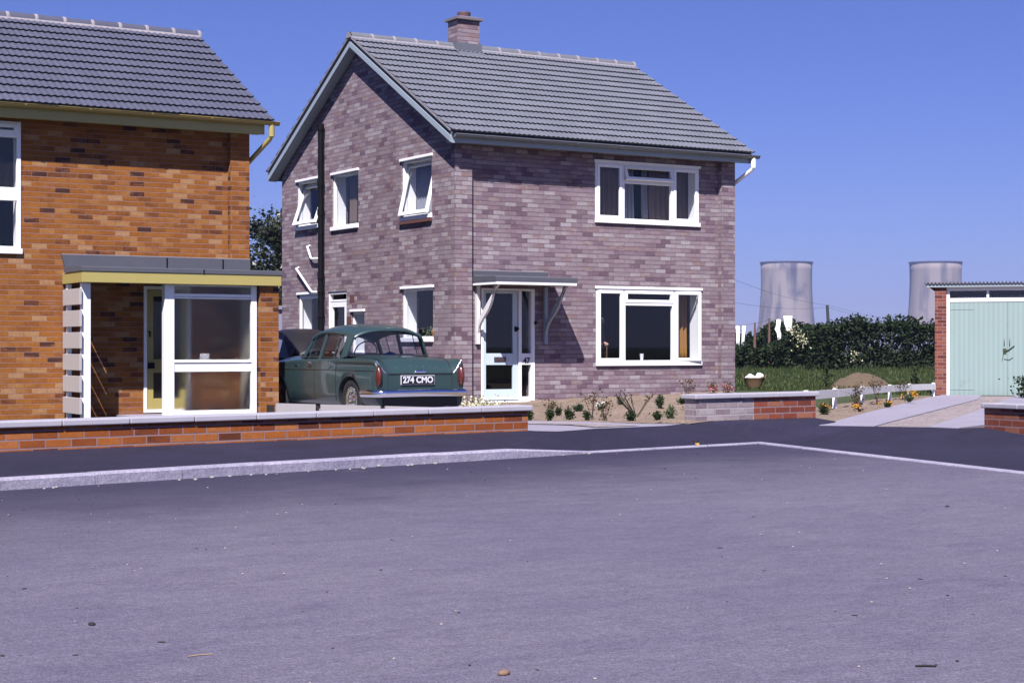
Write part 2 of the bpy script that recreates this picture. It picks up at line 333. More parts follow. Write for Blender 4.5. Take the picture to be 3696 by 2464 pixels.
# ------------------------------------------------------------------ mesh helpers
class MB:
    def __init__(s): s.v = []; s.f = []; s.mi = []; s.cur = 0; s.sm = []; s.smooth = False
    def add(s, vs, fs):
        o = len(s.v); s.v.extend(Vector(p) for p in vs)
        for f in fs: s.f.append([i + o for i in f]); s.mi.append(s.cur); s.sm.append(s.smooth)
        return s
    def box(s, x0, x1, y0, y1, z0, z1, M=None):
        vs = [Vector(p) for p in ((x0, y0, z0), (x1, y0, z0), (x1, y1, z0), (x0, y1, z0), (x0, y0, z1), (x1, y0, z1), (x1, y1, z1), (x0, y1, z1))]
        if M is not None: vs = [M @ p for p in vs]
        return s.add(vs, [(0, 3, 2, 1), (4, 5, 6, 7), (0, 1, 5, 4), (1, 2, 6, 5), (2, 3, 7, 6), (3, 0, 4, 7)])
    def quad(s, *p): return s.add(p, [tuple(range(len(p)))])
    def prism(s, pts, axis, a, b):
        def m(p, h):
            return {'x': (h, p[0], p[1]), 'y': (p[0], h, p[1]), 'z': (p[0], p[1], h)}[axis]
        n = len(pts); vs = [m(p, a) for p in pts] + [m(p, b) for p in pts]
        fs = [tuple(range(n))[::-1], tuple(range(n, 2 * n))] + [(i, (i + 1) % n, n + (i + 1) % n, n + i) for i in range(n)]
        return s.add(vs, fs)
    def tube(s, path, r, seg=10, caps=True, smooth=True):
        path = [Vector(p) for p in path]; rs = r if isinstance(r, (list, tuple)) else [r] * len(path)
        keep = s.smooth; s.smooth = smooth
        rings = []; up = None
        for i, p in enumerate(path):
            a = path[max(0, i - 1)]; b = path[min(len(path) - 1, i + 1)]
            d = (b - a).normalized()
            if up is None: up = Vector((0, 0, 1)) if abs(d.z) < 0.9 else Vector((1, 0, 0))
            x = d.cross(up)
            if x.length < 1e-4: x = d.cross(Vector((0, 1, 0)))
            x.normalize(); y = x.cross(d).normalized(); up = y
            rings.append([p + (x * math.cos(t) + y * math.sin(t)) * rs[i] for t in [2 * math.pi * k / seg for k in range(seg)]])
        vs = [q for rg in rings for q in rg]; fs = []
        for i in range(len(rings) - 1):
            for k in range(seg):
                fs.append((i * seg + k, i * seg + (k + 1) % seg, (i + 1) * seg + (k + 1) % seg, (i + 1) * seg + k))
        s.add(vs, fs)
        s.smooth = False
        if caps:
            n = len(rings) - 1
            s.add(rings[0], [tuple(range(seg))]); s.add(rings[n], [tuple(range(seg))[::-1]])
        s.smooth = keep
        return s
    def lathe(s, prof, seg=24, c=(0, 0, 0), smooth=True, squash=(1, 1)):
        keep = s.smooth; s.smooth = smooth; vs = []; fs = []
        for r, z in prof:
            for k in range(seg):
                a = 2 * math.pi * k / seg
                vs.append((c[0] + r * math.cos(a) * squash[0], c[1] + r * math.sin(a) * squash[1], c[2] + z))
        for i in range(len(prof) - 1):
            for k in range(seg):
                fs.append((i * seg + k, i * seg + (k + 1) % seg, (i + 1) * seg + (k + 1) % seg, (i + 1) * seg + k))
        s.add(vs, fs); s.smooth = keep
        return s
    def grid(s, P, smooth=True, closed=False):
        keep = s.smooth; s.smooth = smooth
        n = len(P); m = len(P[0]); vs = [q for row in P for q in row]; fs = []
        for i in range(n - 1):
            for k in range(m - 1 + (1 if closed else 0)):
                fs.append((i * m + k, i * m + (k + 1) % m, (i + 1) * m + (k + 1) % m, (i + 1) * m + k))
        s.add(vs, fs); s.smooth = keep
        return s
    def mesh(s, name, mats, off=(0, 0, 0)):
        me = bpy.data.meshes.new(name); o = Vector(off)
        me.from_pydata([tuple(p - o) for p in s.v], [], s.f)
        for m in (mats if isinstance(mats, (list, tuple)) else [mats]): me.materials.append(MATS[m])
        me.polygons.foreach_set('material_index', s.mi)
        me.polygons.foreach_set('use_smooth', s.sm)
        me.update()
        return me
    def build(s, name, mats, parent=None, loc=None, rot=None, world=False, bevel=0.0, fix=True, subd=0):
        """world=True: the vertices are world coordinates; the parents stand unrotated."""
        off = (0, 0, 0)
        if world:
            off = Vector((0, 0, 0)); p = parent
            while p is not None: off = off + p.location; p = p.parent
        me = s.mesh(name, mats, off)
        if fix:
            bm = bmesh.new(); bm.from_mesh(me); bmesh.ops.recalc_face_normals(bm, faces=bm.faces); bm.to_mesh(me); bm.free()
        o = bpy.data.objects.new(name, me); COL.objects.link(o); o.parent = parent
        if loc is not None: o.location = loc
        if rot is not None: o.rotation_euler = rot
        if bevel:
            b = o.modifiers.new('bevel', 'BEVEL'); b.width = bevel; b.segments = 2; b.limit_method = 'ANGLE'; b.angle_limit = R(35)
        if subd:
            b = o.modifiers.new('subd', 'SUBSURF'); b.levels = subd; b.render_levels = subd
        return o

def tag(o, label=None, cat=None, group=None, kind=None):
    for k, v in (('label', label), ('category', cat), ('group', group), ('kind', kind)):
        if v: o[k] = v
    return o
def thing(name, label, cat, loc=(0, 0, 0), rz=0.0, group=None):
    o = bpy.data.objects.new(name, None); COL.objects.link(o); o.empty_display_size = 0.2
    o.location = loc; o.rotation_euler = (0, 0, rz)
    return tag(o, label, cat, group)
def copy_tree(o, parent=None):
    c = o.copy(); COL.objects.link(c); c.parent = parent
    for ch in list(o.children): copy_tree(ch, c)
    return c

def wall_cells(mb, u0, u1, z0, z1, y0, y1, holes, f):
    """a wall with rectangular openings; f maps (u, y, z) to the world"""
    us = sorted({u0, u1, *[h[0] for h in holes], *[h[1] for h in holes]}); us = [u for u in us if u0 <= u <= u1]
    zs = sorted({z0, z1, *[h[2] for h in holes], *[h[3] for h in holes]}); zs = [z for z in zs if z0 <= z <= z1]
    nu, nz = len(us) - 1, len(zs) - 1
    def solid(i, j):
        if i < 0 or j < 0 or i >= nu or j >= nz: return False
        cu, cz = (us[i] + us[i + 1]) / 2, (zs[j] + zs[j + 1]) / 2
        return not any(h[0] < cu < h[1] and h[2] < cz < h[3] for h in holes)
    for i in range(nu):
        for j in range(nz):
            if not solid(i, j): continue
            a, b, c, d = us[i], us[i + 1], zs[j], zs[j + 1]
            mb.quad(f(a, y0, c), f(b, y0, c), f(b, y0, d), f(a, y0, d))
            mb.quad(f(b, y1, c), f(a, y1, c), f(a, y1, d), f(b, y1, d))
            if not solid(i - 1, j): mb.quad(f(a, y1, c), f(a, y0, c), f(a, y0, d), f(a, y1, d))
            if not solid(i + 1, j): mb.quad(f(b, y0, c), f(b, y1, c), f(b, y1, d), f(b, y0, d))
            if not solid(i, j - 1): mb.quad(f(a, y1, c), f(b, y1, c), f(b, y0, c), f(a, y0, c))
            if not solid(i, j + 1): mb.quad(f(a, y0, d), f(b, y0, d), f(b, y1, d), f(a, y1, d))

def ring(mb, x0, x1, z0, z1, w, y0, y1, wt=None, wb=None):
    """a rectangular frame of four butted members"""
    wt = wt or w; wb = wb or w
    mb.box(x0, x0 + w, y0, y1, z0, z1); mb.box(x1 - w, x1, y0, y1, z0, z1)
    mb.box(x0 + w, x1 - w, y0, y1, z0, z0 + wb); mb.box(x0 + w, x1 - w, y0, y1, z1 - wt, z1)

def window(root, org, rz, W, H, lights, bars=(), fw=0.05, paint='white_paint', sill=0.06, drip=True, lining=0.29, glass='glass', proud=0.0, lab=None):
    """local frame: x right, y into the house, z up; org = lower left corner on the face of the wall"""
    p = Vector(org) - root.location
    mb = MB(); e = 0.003; y0, y1 = 0.025 - proud, 0.095 - proud
    ring(mb, e, W - e, e, H - e, fw, y0, y1)
    for (a, b, c, d) in bars: mb.box(a, b, y0 - 0.004, y1 - 0.002, c, d)
    if lining: # plastered inner reveals
        ring(mb, 0.012, W - 0.012, 0.012, H - 0.012, 0.022, y1 + 0.001, lining)
    o = mb.build('window', paint, root, loc=p, rot=(0, 0, rz), bevel=0.006)
    if lab: o['label'] = lab
    if drip: MB().box(-0.03, W + 0.03, -0.035, y0 - 0.001, H - 0.012, H + 0.034).build('drip_board', paint, o, bevel=0.004)
    if sill: MB().box(-0.015, W + 0.015, -0.045, y0 - 0.001, -0.045, sill - 0.03).build('sill', paint, o, bevel=0.006)
    for L in lights:
        x0, x1, z0, z1 = L['r']; sw = L.get('sw', 0.045); sash = L.get('sash', True)
        hx, hz = {'pivot': ((x0 + x1) / 2, (z0 + z1) / 2), 'top': ((x0 + x1) / 2, z1), 'left': (x0, (z0 + z1) / 2), 'right': (x1, (z0 + z1) / 2)}[L.get('hinge', 'top')]
        ang = L.get('ang', 0.0)
        rot = (R(-ang), 0, 0) if L.get('hinge', 'top') in ('top', 'pivot') else ((0, 0, R(-ang)) if L['hinge'] == 'left' else (0, 0, R(ang)))
        a, b, c, d = x0 - hx, x1 - hx, z0 - hz, z1 - hz
        base = (hx, y0 - 0.012, hz)
        if sash:
            m = MB(); ring(m, a - 0.012, b + 0.012, c - 0.012, d + 0.012, sw + 0.012, -0.002, 0.045)
            m.build('sash', paint, o, loc=base, rot=rot, bevel=0.005)
            k = sw - 0.004
        else: k = -0.004
        m = MB(); y = 0.02 if sash else 0.045
        m.quad((a + k, y, c + k), (b - k, y, c + k), (b - k, y, d - k), (a + k, y, d - k))
        m.build('pane', L.get('glass', glass), o, loc=base, rot=rot, fix=False)
    return o

def curtain(name, label, a, b, z0, z1, y, amp, waves, mat, axis='s', group=None, taper=0.0):
    """pleated cloth hanging in the plane of a window; a..b along the wall"""
    mb = MB(); n = waves * 8; P = []
    for j in range(9):
        v = j / 8; row = []
        for i in range(n + 1):
            u = i / n
            w = (b - a) * (1 - taper * math.sin(math.pi * min(1, v * 1.1)) * 0.5)
            x = a + w * u; off = amp * math.sin(u * waves * 2 * math.pi + 0.6 * math.sin(3 * v + a)) * (0.6 + 0.4 * (1 - v))
            z = z0 + (z1 - z0) * v
            row.append((x, y + off, z) if axis == 's' else (y + off, x, z))
        P.append(row)
    mb.grid(P)
    o = mb.build(name, mat)
    m = o.modifiers.new('cloth', 'SOLIDIFY'); m.thickness = 0.004
    return tag(o, label, 'curtain', group)

def text_mesh(s, name, mat, parent, loc, rot, size, depth=0.004, bold=0.0, width=None):
    cu = bpy.data.curves.new(name, 'FONT'); cu.body = s; cu.size = size; cu.extrude = depth; cu.offset = bold; cu.align_x = 'CENTER'; cu.align_y = 'CENTER'
    t = bpy.data.objects.new(name, cu); COL.objects.link(t)
    bpy.context.view_layer.update()
    me = bpy.data.meshes.new_from_object(t.evaluated_get(bpy.context.evaluated_depsgraph_get()))
    COL.objects.unlink(t); bpy.data.objects.remove(t)
    me.materials.clear(); me.materials.append(MATS[mat])
    o = bpy.data.objects.new(name, me); COL.objects.link(o); o.parent = parent; o.location = loc; o.rotation_euler = rot
    if width:
        xs = [v.co.x for v in me.vertices]; k = width / (max(xs) - min(xs)); o.scale = (k, 1, 1)
    return o

def leaves(mb, pts, size, up=0.3, aspect=0.55):
    """one small folded leaf (two triangles sharing a spine) at each point"""
    rnd = random
    for p in pts:
        p = Vector(p); s = size * rnd.uniform(0.6, 1.3)
        d = Vector((rnd.gauss(0, 1), rnd.gauss(0, 1), rnd.gauss(up, 0.8))).normalized()
        q = d.cross(Vector((rnd.gauss(0, 1), rnd.gauss(0, 1), rnd.gauss(0, 1)))).normalized()
        n = d.cross(q) * (s * 0.15)
        mb.add([p, p + d * s * 0.5 + q * s * aspect * 0.5 + n, p + d * s, p + d * s * 0.5 - q * s * aspect * 0.5 + n], [(0, 1, 2), (0, 2, 3)])

def surface(name, label, pts, mat, thick=0.0, kind='structure'):
    mb = MB(); n = len(pts)
    mb.add(pts, [tuple(range(n))])
    if thick:
        lo = [(p[0], p[1], p[2] - thick) for p in pts]
        o = len(mb.v); mb.v.extend(Vector(p) for p in lo)
        for i in range(n): mb.f.append([i, (i + 1) % n, o + (i + 1) % n, o + i]); mb.mi.append(0); mb.sm.append(False)
    ob = mb.build(name, mat, fix=False)
    bm = bmesh.new(); bm.from_mesh(ob.data)
    big = [f for f in bm.faces if len(f.verts) > 4]
    if big: bmesh.ops.triangulate(bm, faces=big)
    bmesh.ops.recalc_face_normals(bm, faces=bm.faces)
    if sum(f.normal.z * f.calc_area() for f in bm.faces) < 0: bmesh.ops.reverse_faces(bm, faces=bm.faces)
    bm.to_mesh(ob.data); bm.free()
    return tag(ob, label, None, None, kind)

# ------------------------------------------------------------------ the ground
surface('ground', 'flat green land reaching to the horizon', [(-4000, -4000, -.14), (4000, -4000, -.14), (4000, 4000, -.14), (-4000, 4000, -.14)], 'field_green')
KERB = [(-22, 6.55, .09), (3.16, 12.532, .09), (5.452, 13.08, .09), (8.25, 13.66, .09), (9.369, 13.938, .014), (11.709, 14.321, .014), (10.766, 9.745, .014), (9.0, 1.2, .014), (6.4, -11, .014)]
def left_off(pts, d):
    out = []
    for i, p in enumerate(pts):
        a = Vector(pts[max(0, i - 1)][:2]); b = Vector(pts[i][:2]); c = Vector(pts[min(len(pts) - 1, i + 1)][:2])
        d1 = (b - a).normalized() if i else (c - b).normalized(); d2 = (c - b).normalized() if i < len(pts) - 1 else d1
        n1 = Vector((-d1.y, d1.x)); n2 = Vector((-d2.y, d2.x)); m = (n1 + n2).normalized()
        out.append(b + m * (d / max(0.4, m.dot(n1))))
    return out
kb = left_off(KERB, 0.13); ki = left_off(KERB, 0.05)
surface('road', 'worn grey tarmac road surface', [(p.x, p.y, 0) for p in ki] + [(-40, -11, 0), (-40, 2.3, 0)], 'road_surface')
mb = MB(); dist = 0
for i in range(len(KERB) - 1):
    a, b = Vector(KERB[i]), Vector(KERB[i + 1]); L = (b.xy - a.xy).length; n = max(1, round(L / 0.915))
    ab, bb = kb[i], kb[i + 1]
    for k in range(n):
        f0, f1 = k / n + 0.004 / L, (k + 1) / n - 0.004 / L
        p0, p1 = a.lerp(b, f0), a.lerp(b, f1); q0, q1 = ab.lerp(bb, f0), ab.lerp(bb, f1)
        j0 = random.uniform(-.004, .004); c = 0.016
        def sec(p, q):
            h = max(p.z + j0 * (p.z > .05), .012); u = (q - p.xy).normalized() * min(c, h * .5); v = min(c, h * .5)
            return [(p.x, p.y, -.1), (p.x, p.y, h - v), (p.x + u.x, p.y + u.y, h), (q.x, q.y, h), (q.x, q.y, -.1)]
        s0, s1 = sec(p0, q0), sec(p1, q1)
        mb.add(s0 + s1, [(m, m + 1, m + 6, m + 5) for m in range(4)] + [(0, 1, 2, 3, 4), (9, 8, 7, 6, 5)])
tag(mb.build('kerb', 'kerb_concrete'), 'pale concrete kerb between road and pavement', kind='structure')

INNER = [(-22, 14.05, .16), (3.648, 14.47, .163), (8.93, 14.553, .205), (9.183, 14.387, .2), (9.478, 14.502, .2), (9.822, 14.68, .2), (10.247, 14.73, .2), (10.822, 14.804, .2), (11.948, 15.484, .2), (13.599, 15.558, .2), (13.298, 14.854, .19), (12.581, 14.325, .18), (13.074, 13.972, .172), (13.49, 13.571, .17), (13.56, 13.204, .17), (14.068, 13.299, .165), (13.95, 12.67, .12), (13.75, 11.7, .11), (11.9, 1.2, .10), (9.4, -11.5, .10)]
pv = []
for i, p in enumerate(kb): pv.append((p.x, p.y, max(KERB[i][2] - .004, .010)))
surface('pavement', 'dark fresh tarmac footway', pv + INNER[::-1], 'fresh_tarmac', 0.10)

def bumpy(o, cuts, amp, sc=1.5, seed=0.0):
    bm = bmesh.new(); bm.from_mesh(o.data)
    top = [f for f in bm.faces if f.normal.z > .5]
    for _ in range(cuts):
        es = [e for e in bm.edges if e.calc_length() > 0.22]
        if not es: break
        bmesh.ops.subdivide_edges(bm, edges=es, cuts=1, use_grid_fill=True)
        bmesh.ops.triangulate(bm, faces=[f for f in bm.faces if len(f.verts) > 4])
    for v in bm.verts:
        if not v.is_boundary:
            v.co.z += amp * (noise.noise((v.co.x * sc, v.co.y * sc, seed)) + 0.6 * noise.noise((v.co.x * sc * 4, v.co.y * sc * 4, seed + 5)))
    for f in bm.faces: f.smooth = True
    bm.to_mesh(o.data); bm.free()

surface('front_garden', 'rough grass of the walled front garden', [(-20, 14.5, .09), (8.85, 14.72, .12), (9.3, 20.0, .0), (9.95, 24.6, .0), (9.95, 34, .0), (-20, 34, .0)], 'field_green')  # hidden by the wall; dark grass chosen to cut light bounced onto the house
surface('driveway', 'pale concrete driveway beside the mauve house', [(8.93, 14.55, .196)] + [(x, y, z - .006) for x, y, z in INNER[3:8]] + [(11.40, 15.10, .194), (11.04, 15.63, .186), (11.03, 16.75, .166), (10.72, 17.47, .155), (11.4, 20.0, .0), (12.6, 22.5, -.02), (14.10, 25.38, -.02), (14.10, 45, -.02), (9.96, 45, -.02), (9.96, 24.0, -.02), (9.32, 20.0, -.01)], 'path_concrete')
surface('gravel_strip', 'gravel strip between the driveway slabs', [(10.271, 16.738, .169), (10.572, 16.345, .176), (10.566, 15.488, .193), (10.69, 15.05, .197), (10.064, 15.0, .198), (10.23, 15.815, .189), (10.067, 16.405, .176), (9.8, 17.2, .15)], 'gravel')
b1 = surface('flower_bed', 'bare pale soil of the front flower bed', [(10.72, 17.47, .15), (11.03, 16.75, .165), (11.04, 15.63, .19), (11.40, 15.10, .2), (11.948, 15.47, .2), (13.6, 15.75, .2), (14.6, 17.6, .15), (20.32, 25.6, .215), (14.4, 25.6, .07), (12.6, 22.5, -.02), (11.4, 20.0, .01)], 'soil')
bumpy(b1, 7, 0.035, 1.6)
b2 = surface('rose_bed', 'bare pale soil of the bed beside the garage drive', [(13.6, 15.56, .19), (13.298, 14.854, .188), (13.607, 15.199, .172), (16.888, 18.082, .132), (23.901, 24.119, .052), (25.95, 25.75, .032), (25.43, 25.9, .03), (22.25, 23.8, .065), (17.6, 20.2, .10), (14.6, 17.6, .15)], 'soil')
bumpy(b2, 7, 0.02, 1.6, 3.0)
lw = surface('lawn', 'rough green lawn behind the houses', [(14.6, 17.6, .142), (17.6, 20.2, .10), (22.25, 23.8, .06), (25.43, 25.9, .025), (26.2, 26.3, .02), (60, 20, .03), (150, 90, .1), (90, 150, .1), (21.0, 80, .06), (20.3, 25.55, .20)], 'lawn_green')
surface('back_garden', 'rough grass behind the driveway', [(-30, 45, .02), (14.1, 45, -.01), (14.1, 33.2, .0), (20.35, 33.2, .05), (21.0, 80, .05), (21, 150, .05), (-60, 150, .05)], 'lawn_green')
S1L = [(12.581, 14.325, .184), (13.607, 15.199, .176), (16.888, 18.082, .136), (23.901, 24.119, .056), (26.36, 26.10, .034)]
S1R = [(13.074, 13.972, .176), (14.2, 14.90, .166), (17.43, 17.53, .130), (24.33, 23.17, .052), (26.80, 25.42, .034)]
S2L = [(13.49, 13.571, .176), (14.55, 14.42, .164), (17.80, 17.08, .126), (24.75, 22.85, .050), (27.25, 24.90, .034)]
S2R = [(13.60, 13.215, .176), (14.95, 13.95, .162), (18.25, 16.56, .122), (25.20, 22.28, .048), (27.70, 24.36, .034)]
surface('drive_slab', 'pale concrete wheel strip up to the garage', S1L + S1R[::-1], 'path_concrete', .06)
surface('drive_slab', 'pale concrete wheel strip up to the garage', S2L + S2R[::-1], 'path_concrete', .06)
gb = surface('gravel_drive', 'pinkish gravel between the wheel strips', [(x, y, z - .012) for x, y, z in S1R] + [(x, y, z - .012) for x, y, z in S2L[::-1]], 'gravel')
bumpy(gb, 6, 0.010, 5.0, 9.0)
surface('side_garden', 'soil beside the garage drive', [(x, y, z - .02) for x, y, z in S2R] + [(33, 18, .02), (30, 6, .05), (14.3, 12.9, .12)], 'soil')

# grass: loose blades over the part of the lawn in view
mb = MB(); rg = random.Random(3)
for _ in range(22000):
    f = rg.random() ** 1.6; d = 29 + f * 45; a = rg.uniform(0.125, 0.262)       # direction from the camera
    X, Y = d * a, d
    s, t = 0.857 * X + 0.515 * Y, -0.515 * X + 0.857 * Y
    if s < 20.6 or t < 26.2: continue
    far = max(0, (d - 52) / 20); h = rg.uniform(.0, .05) + rg.uniform(0, .22) * far * (noise.noise((s * .25, t * .25, 1)) > -.2); w = .012 + d * .00025; q = rg.uniform(0, 6.28); l = rg.uniform(-.05, .05)
    cx, sx_ = math.cos(q) * w, math.sin(q) * w
    mb.add([(s - cx, t - sx_, .02), (s + cx, t + sx_, .02), (s + l, t + l * .6, .09 + h)], [(0, 1, 2)])
tag(mb.build('grass', 'grass_blade', fix=False), 'short rough grass on the lawn by the hedge', 'grass', kind='stuff')

# ------------------------------------------------------------------ roofs
def roof_slope(mb, s0, s1, te, ze, tr, zr, rows, wave=0.10, amp=0.013, lip=0.034, step=8):
    L = math.hypot(tr - te, zr - ze); dx, dz = (tr - te) / L, (zr - ze) / L; nx, nz = -dz * (1 if dx > 0 else 1), abs(dx)
    if dx < 0: nx = -dz * -1 * 1
    nx = -dz if dx > 0 else dz
    g = L / rows; n = int((s1 - s0) / wave * step)
    rj = random.Random(int(s0 * 10 + rows))
    for r in range(rows):
        off = rj.uniform(-.004, .004); jit = [rj.uniform(-.003, .003) for _ in range(n // (3 * step) + 2)]
        A, B, C = [], [], []
        for i in range(n + 1):
            s = s0 + (s1 - s0) * i / n
            h = amp * (0.5 + 0.5 * math.sin(2 * math.pi * (s - s0) / wave + off * 40)) ** 1.4
            j = jit[i // (3 * step)]
            d0 = r * g - 0.02 + j + off; d1 = (r + 1) * g + 0.03
            P = lambda d, hh: (s, te + dx * d + nx * hh, ze + dz * d + nz * hh)
            A.append(P(d0 + .028, -0.004 + h * .5)); B.append(P(d0, lip + h)); C.append(P(min(d1, L + .01), h * .9))
        mb.grid([A, B], smooth=False); mb.grid([B, C], smooth=True)

def ridge(root, s0, s1, t, z, mats=('grey_tile', 'mortar_pale'), r=0.115, every=0.455):
    mb = MB(); mb.smooth = True
    n = max(1, round((s1 - s0) / every)); rows = []
    def half(s, rr): return [(s, t + rr * math.cos(a), z + rr * math.sin(a) * .95) for a in [math.pi * k / 10 for k in range(11)]]
    for i in range(n):
        a, b = s0 + (s1 - s0) * i / n, s0 + (s1 - s0) * (i + 1) / n; k = random.uniform(-.006, .006)
        mb.cur = 0; mb.grid([half(a + .012, r + k), half(b - .012, r + k)])
        mb.cur = 1; mb.grid([half(b - .03, r + .004), half(b - .022, r + .009), half(b + .018, r + .009), half(b + .026, r + .004)])
    mb.cur = 1
    for sg in (-1, 1):
        P = []
        for i in range(60):
            s = s0 + (s1 - s0) * i / 59; w = random.uniform(-.008, .010)
            P.append([(s, t + sg * (r - .012), z + .02), (s, t + sg * (r + .012), z + .004), (s, t + sg * (r + .028 + w), z - .040)])
        mb.grid(P)
    mb.add(half(s0 - .004, r), [tuple(range(11))]); mb.add(half(s1 + .004, r), [tuple(range(11))])
    return mb.build('ridge_tiles', list(mats), root, world=True)

def gutter(root, s0, s1, t, z, mat, r=0.055):
    mb = MB(); P = []; Q = []
    for s in (s0, s1):
        P.append([(s, t + r * math.cos(a), z + r * math.sin(a)) for a in [math.pi + math.pi * k / 10 for k in range(11)]])
        Q.append([(s, t + (r - .006) * math.cos(a), z + (r - .006) * math.sin(a)) for a in [math.pi + math.pi * k / 10 for k in range(11)]])
    mb.grid(P); mb.grid(Q[::-1])
    for s, k in ((s0, 0), (s1, 1)): mb.add(P[k], [tuple(range(11))])
    mb.box(s0, s1, t - r - .006, t - r + .004, z - .004, z + .008); mb.box(s0, s1, t + r - .004, t + r + .006, z - .004, z + .008)
    k = s0 + .6
    while k < s1 - .3:
        mb.smooth = True
        mb.grid([[(s, t + (r + .007) * math.cos(a), z + (r + .007) * math.sin(a)) for a in [math.pi + math.pi * q / 10 for q in range(11)]] for s in (k, k + .035)])
        mb.smooth = False; k += 0.93
    return mb.build('gutter', mat, root, world=True)

# ------------------------------------------------------------------ the mauve brick house
HS0, HS1, HP, HT, HB = 14.114, 20.21, 25.393, 25.503, 32.845
MID = 29.12
house = thing('brick_house', 'mauve brick house with grey tiled roof, open windows and door number 47', 'house', (HS0, HP, 0))
zlow = lambda t: 6.745 - 0.559 * abs(t - MID)
mb = MB()
fr = lambda u, y, z: (u, HT + y, z)
FRONT = dict(ufw=(17.08, 19.43, 3.350, 4.415), lfw=(17.10, 19.47, 0.751, 2.122), door=(14.694, 15.794, 0.067, 2.080))
wall_cells(mb, HS0 + .34, HS1 - .32, -.1, 4.60, 0, .28, list(FRONT.values()), fr)
GAB = dict(ur=(26.231, 27.398, 3.372, 4.425), uc=(29.19, 30.37, 3.372, 4.434), ul=(30.895, 32.075, 3.48, 4.437),
           lr=(26.178, 27.375, 1.185, 2.110), ll=(30.83, 32.012, 1.273, 2.128), door=(29.709, 30.573, 0.05, 2.137), sm=(28.926, 29.484, 0.93, 1.737))
gf = lambda u, y, z: (HS0 + y, u, z)
wall_cells(mb, HP, HB, -.1, 4.50, 0, .34, list(GAB.values()), gf)
prof = [(HP, 4.50), (HP, zlow(HP) + .10), (MID, 6.745 + .10), (HB, zlow(HB) + .10), (HB, 4.50)]
for a in (HS0, HS0 + .34): mb.add([(a, p[0], p[1]) for p in prof], [tuple(range(5))])
mb.quad((HS0, HP, 4.5), (HS0 + .34, HP, 4.5), (HS0 + .34, HP, prof[1][1]), (HS0, HP, prof[1][1]))
mb.box(HS1 - .32, HS1, HP, HB, -.1, 4.66)
mb.prism([(HP, 4.66), (HP, zlow(HP) + .10), (MID, 6.845), (HB, zlow(HB) + .10), (HB, 4.66)], 'x', HS1 - .32, HS1)
mb.box(HS0 + .342, HS1 - .322, HB - .28, HB - .002, -.1, 4.60)
mb.build('wall', 'mauve_brick', house, world=True)
# rooms inside
mb = MB()
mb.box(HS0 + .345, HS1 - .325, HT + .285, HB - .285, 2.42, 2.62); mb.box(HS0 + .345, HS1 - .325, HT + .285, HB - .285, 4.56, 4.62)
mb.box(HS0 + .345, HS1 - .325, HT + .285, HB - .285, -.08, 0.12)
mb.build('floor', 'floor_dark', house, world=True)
mb = MB()
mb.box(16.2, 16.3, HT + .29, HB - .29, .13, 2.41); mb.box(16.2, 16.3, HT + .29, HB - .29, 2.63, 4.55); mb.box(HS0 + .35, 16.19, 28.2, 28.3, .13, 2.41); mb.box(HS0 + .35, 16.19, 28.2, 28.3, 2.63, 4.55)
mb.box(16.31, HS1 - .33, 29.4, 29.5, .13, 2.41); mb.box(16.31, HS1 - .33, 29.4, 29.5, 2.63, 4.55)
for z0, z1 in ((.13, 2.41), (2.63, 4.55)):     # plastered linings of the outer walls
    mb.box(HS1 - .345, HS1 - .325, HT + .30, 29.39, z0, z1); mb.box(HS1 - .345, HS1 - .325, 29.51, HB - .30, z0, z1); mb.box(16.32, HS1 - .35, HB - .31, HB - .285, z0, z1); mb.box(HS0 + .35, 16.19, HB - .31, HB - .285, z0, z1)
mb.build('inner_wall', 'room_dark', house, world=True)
# roof
te, ze, zr = 25.09, 4.715, 6.955; rs0, rs1 = HS0 - .228, HS1 + .22
mb = MB()
roof_slope(mb, rs0, rs1, te, ze, MID, zr, 15)
roof_slope(mb, rs0, rs1, 2 * MID - te, ze, MID, zr, 15)
for sg in (-1, 1):
    t1 = MID + sg * (MID - te - .03)
    mb.prism([(t1, ze - .06), (t1, ze - .012), (MID, zr - .012), (MID, zr - .06)], 'x', rs0 + .03, rs1 - .03)
roof = mb.build('roof', 'grey_tile', house, world=True, fix=False)
MB().box(HS0 - .18, HS1 + .17, 25.19, HP - .003, 4.552, 4.570).build('soffit', 'pale_blue_paint', house, world=True)
ridge(house, rs0 - .01, rs1 + .01, MID, zr - .035)
# bargeboards with the mortared verge above them
for s_out, sg in ((HS0 - .22, 1), (HS1 + .215, -1)):
    mb = MB()
    def chev(lo, hi, a, b):
        for k in (-1, 1):
            tb = MID + k * 3.955; d = .559 * 3.955
            mb.prism([(MID, 6.745 + lo), (tb, 6.745 + lo - d), (tb, 6.745 + hi - d), (MID, 6.745 + hi)], 'x', a, b)
    chev(0, .104, s_out, s_out + sg * .024); chev(.100, .196, s_out + sg * .062, s_out + sg * .085)
    bb = mb.build('bargeboard', 'pale_blue_paint', house, world=True)
    mb = MB(); chev(.192, .224, s_out - sg * .012, s_out + sg * .070); mb.build('verge_mortar', 'mortar_pale', bb, world=True)
    mb = MB(); chev(-.012, .0, s_out + sg * .026, s_out + sg * .20); mb.build('verge_soffit', 'pale_blue_paint', bb, world=True)
for tf, sg in ((25.17, 1), (2 * MID - 25.17, -1)):
    mb = MB(); mb.box(HS0 - .196, HS1 + .19, min(tf, tf + sg * .022), max(tf, tf + sg * .022), 4.535, 4.690); mb.build('fascia', 'pale_blue_paint', house, world=True)
gutter(house, HS0 - .17, HS1 + .34, 25.105, 4.668, 'grey_gutter')
mb = MB(); mb.tube([(20.42, 25.105, 4.63), (20.42, 25.105, 4.46), (20.40, 25.14, 4.40), (20.30, 25.66, 4.12), (20.285, 25.72, 4.05), (20.285, 25.72, .1)], .038, 12)
